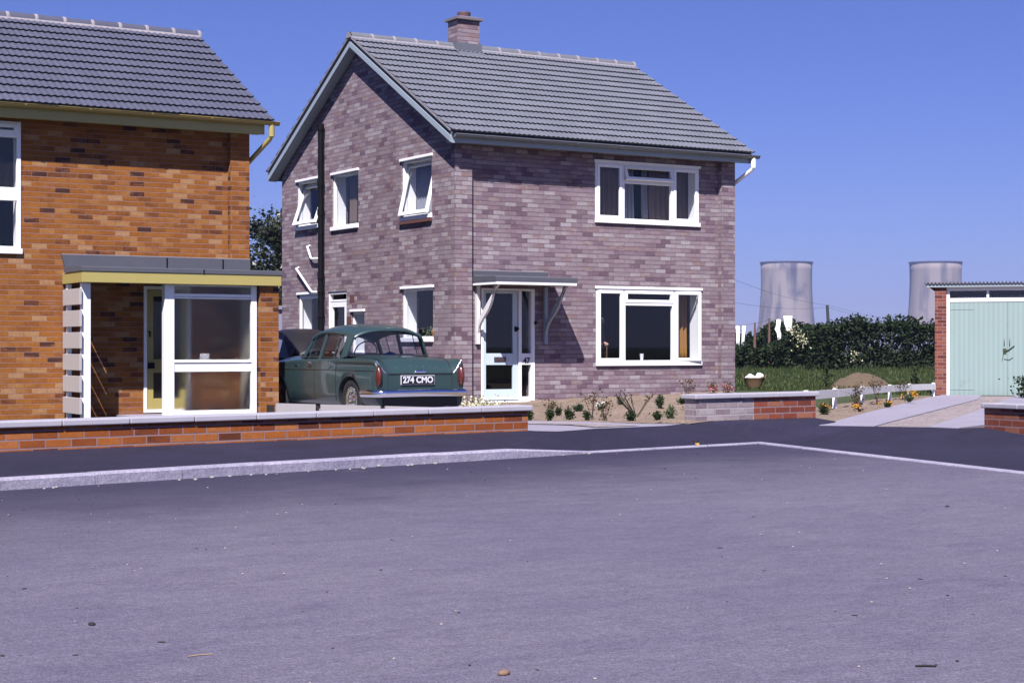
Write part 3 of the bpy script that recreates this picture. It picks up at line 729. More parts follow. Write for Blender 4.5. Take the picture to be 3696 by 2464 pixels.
mb.tube([(20.42, 25.105, 4.60), (20.42, 25.105, 4.47)], .048, 12); mb.tube([(20.42, 25.105, 4.49), (20.42, 25.105, 4.44)], .046, 12)
mb.build('downpipe', 'white_paint', house, world=True)
# chimney
mb = MB(); mb.box(16.113, 16.60, 28.87, 29.27, 6.55, 7.455); ch = mb.build('chimney', 'mauve_brick', roof, world=True)
# ------ part list continues: cap, pot, flashing are mortared to the house roof
mb = MB(); mb.box(16.055, 16.658, 28.812, 29.328, 7.458, 7.505)
mb.add([(16.055, 28.812, 7.505), (16.658, 28.812, 7.505), (16.658, 29.328, 7.505), (16.055, 29.328, 7.505), (16.24, 28.95, 7.55), (16.48, 28.95, 7.55), (16.48, 29.19, 7.55), (16.24, 29.19, 7.55)], [(0, 1, 5, 4), (1, 2, 6, 5), (2, 3, 7, 6), (3, 0, 4, 7), (4, 5, 6, 7)])
mb.build('chimney_cap', 'chimney_cap', roof, world=True)
MB().lathe([(.125, 7.53), (.135, 7.56), (.128, 7.60), (.137, 7.625), (.130, 7.64), (.10, 7.64), (.095, 7.55)], 24, (16.36, 29.07, 0)).build('chimney_pot', 'clay_pot', roof, world=True)
mb = MB(); sl_ = (zr - ze) / (MID - te)
def rz_(t): return zr - sl_ * abs(t - MID) + .034
mb.add([(16.03, 28.60, rz_(28.60)), (16.68, 28.60, rz_(28.60)), (16.65, 28.855, rz_(28.855)), (16.06, 28.855, rz_(28.855)), (16.65, 28.855, 7.00), (16.06, 28.855, 7.00)], [(0, 1, 2, 3), (3, 2, 4, 5)])
mb.box(16.098, 16.111, 28.86, 29.28, 6.85, 7.03); mb.box(16.602, 16.615, 28.86, 29.28, 6.85, 7.03); mb.box(16.10, 16.61, 28.852, 28.868, 6.80, 6.995)
mb.build('chimney_flashing', 'lead_grey', roof, world=True)
# windows
w = FRONT['ufw']; W, H = w[1] - w[0], w[3] - w[2]
wa = window(house, (w[0], HT, w[2]), 0, W, H,
       [dict(r=(.05, .575, .05, H - .05)), dict(r=(.645, 1.70, .05, .70), sash=False), dict(r=(.645, 1.70, .765, H - .05), hinge='top', ang=17), dict(r=(1.77, W - .05, .05, H - .05))],
       [(.575, .645, .053, H - .053), (1.70, 1.77, .053, H - .053), (.645, 1.70, .70, .765)], proud=.035)
w = FRONT['lfw']; W, H = w[1] - w[0], w[3] - w[2]
window(house, (w[0], HT, w[2]), 0, W, H,
       [dict(r=(.05, .575, .05, H - .05)), dict(r=(.645, 1.71, .05, 1.06), sash=False), dict(r=(.645, 1.71, 1.125, H - .05), hinge='top'), dict(r=(1.79, W - .05, .05, H - .05), hinge='left', ang=7)],
       [(.575, .645, .053, H - .053), (1.71, 1.79, .053, H - .053), (.645, 1.71, 1.06, 1.125)], proud=.035)
def gwin(key, lights, bars=(), **k):
    u0, u1, z0, z1 = GAB[key]; W, H = u1 - u0, z1 - z0
    return window(house, (HS0, u1, z0), R(-90), W, H, lights(W, H), bars, **k)
gwin('ur', lambda W, H: [dict(r=(.05, W - .05, .05, H - .06), ang=13, sw=.055, hinge='pivot')])
gwin('uc', lambda W, H: [dict(r=(.055, W - .055, .055, H - .055), sash=False)])
gwin('ul', lambda W, H: [dict(r=(.05, W - .05, .05, H - .06), ang=19, sw=.055, hinge='pivot')])
gwin('lr', lambda W, H: [dict(r=(.055, W - .055, .055, H - .055), sash=False)])
gwin('ll', lambda W, H: [dict(r=(.05, W - .05, .05, H - .05))])
gwin('sm', lambda W, H: [dict(r=(.05, W - .05, .05, H - .05), sash=False)])
for key, z in (('ll', .09), ('ur', .06)):
    u0, u1, z0, z1 = GAB[key]
    MB().box(HS0 - .05, HS0 - .003, u0 - .02, u1 + .02, z0 - .045 - z, z0 - .052).build('tile_sill', 'terracotta', house, world=True)
# back door in the gable wall
u0, u1, z0, z1 = GAB['door']; W, H = u1 - u0, z1 - z0
p = Vector((HS0, u1, z0)) - house.location
mb = MB(); ring(mb, .003, W - .003, .003, H - .003, .05, .02, .10); mb.box(.05, W - .05, .024, .09, H - .20, H - .16)
bd = mb.build('back_door', 'white_paint', house, loc=p, rot=(0, 0, R(-90)), bevel=.005)
mb = MB(); ring(mb, .055, W - .055, .055, H - .205, .10, .03, .075, wb=.2); mb.build('door_leaf', 'white_paint', bd)
MB().quad((.15, .05, .25), (W - .15, .05, .25), (W - .15, .05, H - .30), (.15, .05, H - .30)).build('pane', 'dusty_glass', bd, fix=False)
# front door set
s0, s1, z0, z1 = FRONT['door']; W, H = s1 - s0, z1 - z0
kx = lambda x: (x - 160) / 580 * W; kz = lambda y: H - (y - 265) / 1220 * H
p = Vector((s0, HT, z0)) - house.location
mb = MB(); y0, y1 = -.01, .09
mb.box(.003, kx(186), y0, y1, .003, H - .003); mb.box(kx(700), W - .003, y0, y1, .003, H - .003); mb.box(kx(561), kx(594), y0 - .004, y1, .05, H - .04)
mb.box(kx(186), kx(700), y0 + .002, y1 - .002, H - .04, H - .003); mb.box(kx(186), kx(700), y0 + .002, y1 - .002, .003, .05)
mb.box(kx(594), kx(700), y0 + .004, y1 - .004, kz(1080), kz(957)); mb.box(kx(594), kx(700), y0 + .004, y1 - .004, .05, kz(1420))
fs = mb.build('door_frame', 'white_paint', house, loc=p, bevel=.005)
MB().box(-.04, W + .04, -.10, -.012, -.03, .03).build('door_sill', 'white_paint', fs, bevel=.008)
MB().quad((kx(594), .04, kz(957)), (kx(700), .04, kz(957)), (kx(700), .04, H - .04), (kx(594), .04, H - .04)).build('side_pane', 'glass', fs, fix=False)
MB().quad((kx(594), .04, kz(1420)), (kx(700), .04, kz(1420)), (kx(700), .04, kz(1080)), (kx(594), .04, kz(1080))).build('side_pane', 'glass', fs, fix=False)
text_mesh('47', 'house_number', 'black_ink', fs, (kx(648), y0 - .001, kz(1036)), (R(90), 0, 0), .135, .003, .004)
mb = MB(); a, b = kx(189), kx(558); y0, y1 = .012, .057
mb.box(a, kx(217), y0, y1, .055, H - .045); mb.box(kx(507), b, y0, y1, .055, H - .045)
for zz0, zz1 in ((kz(320), H - .045), (kz(1080), kz(957)), (.055, kz(1338))): mb.box(kx(217), kx(507), y0 + .001, y1 - .001, zz0, zz1)
mb.prism([(-.022, .06), (.011, .06), (.011, .115), (-.005, .115)], 'x', a, b)
fd = mb.build('front_door', 'door_blue', house, loc=p, bevel=.004)
for zz0, zz1 in ((kz(957), kz(320)), (kz(1338), kz(1080))): MB().quad((kx(217), .04, zz0), (kx(507), .04, zz0), (kx(507), .04, zz1), (kx(217), .04, zz1)).build('door_pane', 'glass', fd, fix=False)
mb = MB(); mb.box(kx(302), kx(430), -.001, .011, kz(1045), kz(995)); mb.box(kx(312), kx(420), -.006, -.0012, kz(1036), kz(1004)); mb.build('letter_plate', 'letter_plate', fd, bevel=.002)
mb = MB(); mb.box(kx(522), kx(548), -.002, .011, kz(725), kz(672)); mb.tube([(kx(535), .0, kz(695)), (kx(535), -.05, kz(695))], .016, 10); mb.tube([(kx(535), -.045, kz(695)), (kx(535), -.07, kz(695))], [.030, .024], 12); mb.build('door_handle', 'black_iron', fd)
mb = MB(); mb.box(kx(732), kx(748), -.045, -.012, kz(648), kz(612)); mb.build('door_bell', 'black_iron', fs)
# canopy over the front door
cs0, cs1, ct = 14.50, 16.13, HT - .85
mb = MB(); mb.box(cs0 + .02, cs1 - .02, ct + .02, HT - .003, 2.135, 2.232)
can = mb.build('porch_canopy', 'aged_white', house, world=True)
mb = MB(); mb.box(cs0, cs1, ct, ct + .02, 2.116, 2.172); mb.box(cs0, cs0 + .02, ct + .021, HT - .004, 2.116, 2.172); mb.box(cs1 - .02, cs1, ct + .021, HT - .004, 2.116, 2.172); mb.build('canopy_fascia', 'white_paint', can, world=True)
mb = MB()
mb.prism([(ct - .012, 2.174), (ct - .012, 2.240), (ct + .03, 2.256), (HT - .005, 2.276), (HT - .005, 2.174)], 'x', cs0 - .012, cs1 + .012)
mb.box(cs0 + .01, 16.05, HT - .030, HT - .004, 2.27, 2.372); mb.prism([(HT - .20, 2.262), (HT - .03, 2.30), (HT - .03, 2.272)], 'x', cs0 + .01, 16.05)
mb.build('canopy_felt', 'felt_grey', can, world=True)
MB().box(cs0 + .005, 16.06, HT - .022, HT - .003, 2.373, 2.388).build('flashing_mortar', 'mortar_pale', can, world=True)
def bez(P, n=12):
    out = []
    for i in range(n + 1):
        u = i / n; q = [Vector(p) for p in P]
        while len(q) > 1: q = [a.lerp(b, u) for a, b in zip(q, q[1:])]
        out.append(q[0])
    return out
for sb in (14.575, 15.965):
    mb = MB(); mb.box(sb, sb + .07, HT - .062, HT - .004, 1.10, 2.114)
    up = bez([(HT - .80, 2.114), (HT - .66, 2.09), (HT - .54, 1.93), (HT - .40, 1.78), (HT - .13, 1.66), (HT - .06, 1.40)]); lo = bez([(HT - .06, 1.29), (HT - .15, 1.55), (HT - .28, 1.57), (HT - .52, 1.66), (HT - .56, 1.90), (HT - .64, 2.114)][::-1])
    n = len(up); vs = [(sb + .012, q[0], q[1]) for q in up] + [(sb + .012, q[0], q[1]) for q in lo] + [(sb + .058, q[0], q[1]) for q in up] + [(sb + .058, q[0], q[1]) for q in lo]
    fs = []
    for i in range(n - 1):
        fs += [(i, i + 1, n + i + 1, n + i), (2 * n + i, 3 * n + i, 3 * n + i + 1, 2 * n + i + 1), (i, 2 * n + i, 2 * n + i + 1, i + 1), (n + i, n + i + 1, 3 * n + i + 1, 3 * n + i)]
    mb.add(vs, fs); mb.build('canopy_bracket', 'aged_white' if sb < 15 else 'pale_blue_paint', can, world=True)
# soil stack with branch wastes
mb = MB(); sx0, st = HS0 - .105, 30.682
mb.tube([(sx0, st, 0), (sx0, st, 5.43)], .055, 16, caps=True)
for z in (5.40, 2.46, 2.19, 1.70, 3.72, 4.30, .6): mb.tube([(sx0, st, z - .065), (sx0, st, z + .065)], .070, 16)
sp = mb.build('soil_stack', 'black_iron', house, world=True)
for z in (2.46, 2.19, 1.70):
    for dz in (-.03, .03): MB().lathe([(0, -.010), (.010, -.005), (.011, .005), (0, .011)], 8, (sx0 - .068, st - .020, z + dz)).build('collar_bolt', 'chrome', sp, world=True)
mb = MB(); mb.tube([(HS0 + .02, 31.43, 3.10), (HS0 - .06, 31.426, 3.077), (HS0 - .065, 31.25, 2.845), (HS0 - .066, 31.20, 2.822), (HS0 - .075, 30.72, 2.805)], .024, 10); mb.build('waste_pipe', 'white_paint', sp, world=True)
mb = MB(); mb.tube([(HS0 + .02, 31.98, 2.68), (HS0 - .06, 31.978, 2.651), (HS0 - .065, 31.25, 2.185), (HS0 - .066, 31.16, 2.15), (HS0 - .075, 30.72, 2.132)], .024, 10); mb.build('waste_pipe', 'white_paint', sp, world=True)
for u, z in ((29.36, 1.91), (29.50, 1.49)): MB().box(HS0 - .006, HS0 + .01, u, u + .20, z, z + .145).build('air_brick', 'terracotta', house, world=True)

# things inside the windows of the mauve house
curtain('curtain', 'dark brown curtain behind the left light of the upper front window', 17.26, 17.86, 3.38, 4.38, HT + .34, .03, 5, 'curtain_brown', group='curtains in the front windows')
curtain('curtain', 'pale net curtain hanging left of the gap in the upper front window', 17.92, 18.17, 3.38, 4.38, HT + .34, .03, 3, 'net_curtain', group='curtains in the front windows')
curtain('curtain', 'narrow pale net curtain hanging right of the gap in the upper front window', 18.37, 18.50, 3.45, 4.38, HT + .36, .03, 2, 'net_curtain', group='curtains in the front windows')
curtain('curtain', 'wide brown curtain across the right half of the upper front window', 18.52, 19.52, 3.38, 4.38, HT + .34, .03, 8, 'curtain_brown', group='curtains in the front windows')
curtain('curtain', 'orange curtain at the right of the lower front window', 19.17, 19.42, .80, 2.10, HT + .36, .035, 3, 'curtain_orange', group='curtains in the front windows')
curtain('curtain', 'patterned lace curtain in the open gable window under the right eave', 26.75, 27.38, 3.42, 4.38, HS0 + .315, .02, 7, 'net_curtain', 't', group='curtains in the gable windows')
curtain('curtain', 'brown curtain in the middle upper gable window', 29.72, 30.02, 3.42, 4.38, HS0 + .23, .025, 4, 'curtain_brown', 't', group='curtains in the gable windows')
mb = MB(); mb.lathe([(.026, 0), (.037, .118), (.040, .122), (.036, .122), (.024, .006), (0, .006)], 18)
tag(mb.build('cup', 'cup_white', loc=(18.23, HT + .16, .803)), 'small white beaker on the sill of the lower front window', 'cup')
mb = MB(); mb.lathe([(.045, 0), (.075, .05), (.080, .10), (.06, .13), (.035, .15), (.03, .16), (0, .16)], 16)
bw = tag(mb.build('pot', 'curtain_orange', loc=(HS0 + .18, 26.42, 1.235)), 'round orange pot on the lower gable window sill', 'pot')
hp = thing('house_plant', 'bushy grey house plant on the lower gable window sill', 'plant', (HS0 + .2, 26.66, 1.235))
mb = MB(); leaves(mb, [(random.gauss(0, .06), random.gauss(0, .07), random.uniform(.02, .16)) for _ in range(90)], .06); mb.build('leaves', 'pale_leaf', hp, fix=False)
MB().tube([(0, 0, 0), (.01, 0, .12)], .006, 6).build('stem', 'stem_green', hp)

# ------------------------------------------------------------------ the orange brick house
LR, LT, LP, LB = 9.98, 24.60, 24.49, 30.3
left = thing('brick_house', 'orange brick house with a blue grey tiled roof and yellow gutters', 'house', (LR, LP, 0))
LW = (4.5, 6.50, 2.436, 4.30)
DOOR = (8.325, 9.03, .06, 1.97)
mb = MB()
wall_cells(mb, -4, LR - .31, -.1, 4.40, 0, .28, [LW, DOOR], lambda u, y, z: (u, LT + y, z))
mb.box(LR - .31, LR, LP, LB, -.1, 4.45)
mb.prism([(LP, 4.45), (27.42, 6.15), (LB, 4.45)], 'x', LR - .31, LR)
mb.box(-4, LR - .312, LB - .28, LB - .002, -.1, 4.40); mb.box(-4.3, -4.002, LT, LB, -.1, 4.4)
mb.build('wall', 'orange_brick', left, world=True)
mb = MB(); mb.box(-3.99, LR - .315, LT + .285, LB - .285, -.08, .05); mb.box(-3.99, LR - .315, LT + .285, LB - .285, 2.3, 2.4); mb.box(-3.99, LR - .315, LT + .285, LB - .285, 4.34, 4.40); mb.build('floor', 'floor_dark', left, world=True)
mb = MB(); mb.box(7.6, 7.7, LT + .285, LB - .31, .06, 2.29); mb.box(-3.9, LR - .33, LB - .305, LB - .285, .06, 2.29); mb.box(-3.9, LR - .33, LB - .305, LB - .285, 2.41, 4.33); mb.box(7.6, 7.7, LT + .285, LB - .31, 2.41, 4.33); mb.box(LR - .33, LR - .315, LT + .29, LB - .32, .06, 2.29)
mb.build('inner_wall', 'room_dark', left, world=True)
lte, lze, lmid, lzr = 24.14, 4.515, 27.42, 6.345
mb = MB(); roof_slope(mb, -4.5, 10.235, lte, lze, lmid, lzr, 12); roof_slope(mb, -4.5, 10.235, 2 * lmid - lte, lze, lmid, lzr, 12)
for sg in (-1, 1):
    t1 = lmid + sg * (lmid - lte - .03)
    mb.prism([(t1, lze - .06), (t1, lze - .012), (lmid, lzr - .012), (lmid, lzr - .06)], 'x', -4.45, 10.205)
mb.build('roof', 'blue_tile', left, world=True, fix=False)
ridge(left, -4.5, 10.24, lmid, lzr - .03, ('blue_tile', 'mortar_pale'))
MB().box(-4.3, 10.13, 24.25, 24.272, 4.312, 4.50).build('fascia', 'yellow_paint', left, world=True)
MB().box(-4.3, 10.12, 24.273, LP - .004, 4.33, 4.345).build('soffit', 'yellow_paint', left, world=True)
gutter(left, -4.4, 10.34, 24.185, 4.505, 'ochre_gutter')
mb = MB(); mb.tube([(10.22, 24.185, 4.47), (10.22, 24.185, 4.30), (10.20, 24.22, 4.24), (10.06, 24.74, 3.92), (10.045, 24.8, 3.85), (10.045, 24.8, 2.5)], .038, 12); mb.tube([(10.22, 24.185, 4.44), (10.22, 24.185, 4.28)], .047, 12)
mb.build('downpipe', 'yellow_paint', left, world=True)
W, H = LW[1] - LW[0], LW[3] - LW[2]
window(left, (LW[0], LT, LW[2]), 0, W, H, [dict(r=(1.0, W - .06, .06, .72), sash=False), dict(r=(1.0, W - .06, .91, 1.63), sash=False, glass='dusty_glass'), dict(r=(1.0, W - .06, 1.69, H - .05)), dict(r=(.06, .9, .06, H - .06), sash=False)],
       [(.9, 1.0, .063, H - .063), (1.0, W - .06, .72, .91), (1.0, W - .06, 1.63, 1.69)], fw=.06, drip=False, proud=.04)
# entrance porch
ps0, ps1, pt = 7.10, 10.14, 23.62
mb = MB(); mb.box(ps0 + .03, ps1 - .02, pt + .03, LT - .003, 2.0, 2.168)
pc = mb.build('entrance_canopy', 'aged_white', left, world=True)
mb = MB(); mb.box(ps0, ps1, pt, pt + .025, 1.968, 2.126); mb.box(ps0, ps0 + .025, pt + .026, LT - .004, 1.968, 2.126); mb.box(ps1 - .025, ps1, pt + .026, LP - .004, 1.968, 2.126); mb.build('canopy_fascia', 'yellow_paint', pc, world=True, bevel=.003)
mb = MB(); mb.prism([(pt - .012, 2.128), (pt - .012, 2.185), (pt + .02, 2.195), (LP - .03, 2.215), (LP - .03, 2.128)], 'x', ps0 - .012, ps1 + .012)
mb.prism([(7.05, 2.392), (LR - .005, 2.395), (LR - .005, 2.20), (7.10, 2.20)], 'y', LP - .045, LP - .004)
mb.build('canopy_felt', 'felt_grey', pc, world=True)
for s in (8.63, 9.52): MB().box(s, s + .018, LP - .054, LP - .046, 2.20, 2.386).build('felt_lap', 'black_iron', pc, world=True)
MB().box(8.90, 8.916, pt - .02, pt - .0125, 2.130, 2.186).build('felt_lap', 'black_iron', pc, world=True)
MB().box(7.06, LR - .003, LP - .034, LP - .003, 2.396, 2.408).build('flashing_mortar', 'mortar_pale', pc, world=True)
MB().box(9.67, LR - .002, LP + .0, LP + .01, 2.2, 2.3).build('canopy_block', 'felt_grey', pc, world=True)
# brick pier closing the porch on the right
mb = MB(); mb.box(9.83, 10.125, pt + .07, LP - .004, -.1, 1.966); mb.build('porch_pier', 'orange_brick', left, world=True)
MB().box(9.805, 9.828, pt + .24, LT - .01, .05, 1.96).build('porch_lining', 'room_pale', left, world=True)
# slatted screen on the left of the porch
mb = MB(); mb.box(7.135, 7.27, pt + .15, pt + .22, -.05, 1.966); mb.box(7.135, 7.20, LT - .14, LT - .06, -.05, 1.966)
scr = mb.build('slat_screen', 'white_paint', left, world=True, bevel=.004)
for k in range(6):
    z0 = 1.885 - .312 * k; MB().box(7.095, 7.130, pt + .10 + random.uniform(-.006, .006), LT - .045, z0 - .232, z0).build('slat', 'cream_board', scr, world=True, bevel=.004)
# glazed screen
a, b, c, d = 8.365, 8.510, 9.715, 9.805; y0, y1 = pt + .15, pt + .22
mb = MB(); mb.box(a, b, y0 - .01, y1 + .05, .03, 1.966); mb.box(c, d, y0, y1, .03, 1.966)
for z0, z1, dy in ((.03, .115, 0), (.685, .815, .004), (.820, .862, -.012), (1.76, 1.785, -.004), (1.79, 1.835, 0), (1.945, 1.966, .002)): mb.box(b, c, y0 + dy, y1 - .003, z0, z1)
gs = mb.build('glazed_screen', 'white_paint', left, world=True, bevel=.004)
for z0, z1 in ((.115, .685), (.862, 1.76), (1.835, 1.945)): MB().quad((b, y0 + .035, z0), (c, y0 + .035, z0), (c, y0 + .035, z1), (b, y0 + .035, z1)).build('pane', 'obscured_glass', gs, world=True, fix=False)
# yellow front door
u0, u1, z0, z1 = DOOR
mb = MB(); ring(mb, u0 + .003, u1 - .003, z0 + .003, z1 - .003, .05, LT - .02, LT + .08); fr2 = mb.build('door_frame', 'white_paint', left, world=True, bevel=.004)
mb = MB(); ring(mb, u0 + .056, u1 - .056, z0 + .056, z1 - .056, .10, LT - .005, LT + .045, wb=.16); mb.box(u0 + .156, u1 - .156, LT - .004, LT + .044, .665, .865)
yd = mb.build('front_door', 'yellow_paint', left, world=True, bevel=.004)
MB().quad((u0 + .15, LT + .02, .865), (u1 - .15, LT + .02, .865), (u1 - .15, LT + .02, z1 - .15), (u0 + .15, LT + .02, z1 - .15)).build('door_pane', 'dusty_glass', yd, world=True, fix=False)
MB().quad((u0 + .15, LT + .02, .26), (u1 - .15, LT + .02, .26), (u1 - .15, LT + .02, .665), (u0 + .15, LT + .02, .665)).build('door_pane', 'dusty_glass', yd, world=True, fix=False)
mb = MB(); mb.box(u0 + .066, u0 + .17, LT - .02, LT - .006, .725, .815); mb.build('letter_plate', 'black_iron', yd, world=True)
mb = MB(); mb.tube([(u0 + .085, LT - .006, 1.28), (u0 + .085, LT - .05, 1.28), (u0 + .085, LT - .055, 1.20)], .013, 8); mb.build('door_handle', 'black_iron', yd, world=True)
surface('porch_step', 'pale step under the yellow door', [(7.9, 23.85, .045), (9.7, 23.85, .045), (9.7, 24.59, .045), (7.9, 24.59, .045)], 'path_concrete', .1)
mb = MB(); mb.box(8.96, 9.10, pt + .30, pt + .306, .868, .955); mb.box(8.96, 9.10, pt + .25, pt + .306, .864, .868)
tag(mb.build('card', 'paper_white'), 'small white card standing on the porch screen rail', 'card')
MB().box(8.50, 9.71, pt + .221, pt + .34, .835, .862).build('screen_shelf', 'white_paint', gs, world=True)
# ------------------------------------------------------------------ garden walls
def garden_wall(name, label, org, rz, tilt, segs, depth, h, coping=.055, over=.04, stone=.60, mitre=0.0):
    """local x runs back from the right end (negative), y into the garden, z=0 is the top of the coping"""
    r = thing(name, label, 'garden wall', org, 0); r.rotation_euler = (0, tilt, rz)
    for (x0, x1, mat) in segs:
        MB().box(x0, x1, 0, depth, -h, -coping).build('brickwork', mat, r)
    xa, xb = segs[0][0], segs[-1][1]; mb = MB(); x = xb + over; j = random.Random(4)
    while x > xa - over:
        e = max(x - stone, xa - over); q = j.uniform(-.003, .003)
        mb.box(e + .003, x - .002, -over + q, depth + over, -coping + .001 + q * .4, q * .5); x = e
    mb.build('coping', 'coping_concrete', r, bevel=.010)
    return r
garden_wall('garden_wall', 'long low orange brick wall with pale coping in front of the orange house', (8.93, 14.553, .462), math.atan(.0157), -math.atan(.0082), [(-31, 0, 'garden_orange_brick')], .215, .5)
garden_wall('garden_wall', 'short low wall half grey and half red brick in front of the mauve house', (13.63, 15.58, .515), 0.0, -.006, [(-1.80, -.95, 'grey_brick'), (-.95, 0, 'red_brick')], .215, .5, over=.035)
garden_wall('garden_wall', 'low red brick wall at the right edge beside the garage drive', (14.068, 13.299, .432), R(-101.5), -.01, [(0, 9.0, 'red_brick')], .215, .5, over=.03)

# ------------------------------------------------------------------ low board fences
fe = thing('board_fence', 'low white boards on dark posts beside the green car', 'fence', (7.437, 17.5, .1))
ss = [7.44, 7.985, 8.80, 9.62, 10.50]
for i in range(4):
    a, b = ss[i] + .012, ss[i + 1] - .055
    za, zb = .425 - .041 * (a - 7.44), .425 - .041 * (b - 7.44)
    mb = MB(); mb.add([(a, 17.5, za - .16), (b, 17.5, zb - .16), (b, 17.5, zb), (a, 17.5, za), (a, 17.525, za - .16), (b, 17.525, zb - .16), (b, 17.525, zb), (a, 17.525, za)], [(0, 1, 2, 3), (7, 6, 5, 4), (0, 4, 5, 1), (3, 2, 6, 7), (0, 3, 7, 4), (1, 5, 6, 2)])
    mb.build('board', 'cream_board', fe, world=True)
for s in ss:
    MB().box(s - .062, s + .002, 17.53, 17.60, -.05, .405 - .041 * (s - 7.44)).build('post', 'dark_wood', fe, world=True)
rf = thing('rail_fence', 'low white rail fence on short posts running to the garage', 'fence', (15.2, 17.9, .1))
FP = [(15.75, 18.2, .13), (17.587, 19.663, .115), (19.782, 21.428, .09), (22.248, 23.362, .065), (23.9, 24.55, .045), (25.50, 25.50, .03)]
top = lambda s: 0.405 - (s - 17.587) * .0142
for (x0, y0, _), (x1, y1, _) in zip(FP, FP[1:]):
    d = Vector((x1 - x0, y1 - y0, 0)).normalized(); n = Vector((d.y, -d.x, 0)); o = n * .03
    A, B = Vector((x0, y0, top(x0))) + o, Vector((x1, y1, top(x1))) + o; h = Vector((0, 0, -.122)); th = n * .022
    A = A + d * .004; B = B - d * .004
    mb = MB(); mb.add([A, B, B + h, A + h, A + th, B + th, B + h + th, A + h + th], [(0, 1, 2, 3), (7, 6, 5, 4), (0, 4, 5, 1), (3, 2, 6, 7), (0, 3, 7, 4), (1, 5, 6, 2)])
    mb.build('rail', 'aged_white', rf, world=True)
for i, (x, y, z) in enumerate(FP):
    k = .05 if i < 5 else .085
    M = Matrix.Translation((x, y, 0)) @ Matrix.Rotation(R(40), 4, 'Z')
    MB().box(-k, k, -.028, .028, -.1, top(x) + (.012 if i < 5 else .02), M).build('post', 'white_paint', rf, world=True)

# ------------------------------------------------------------------ cars
def lerp_rows(rows, n):
    out = []
    for a, b in zip(rows, rows[1:]):
        m = max(1, int(math.ceil((b[0] - a[0]) / n)))
        for k in range(m): out.append([p + (q - p) * k / m for p, q in zip(a, b)])
    out.append(list(rows[-1])); return out

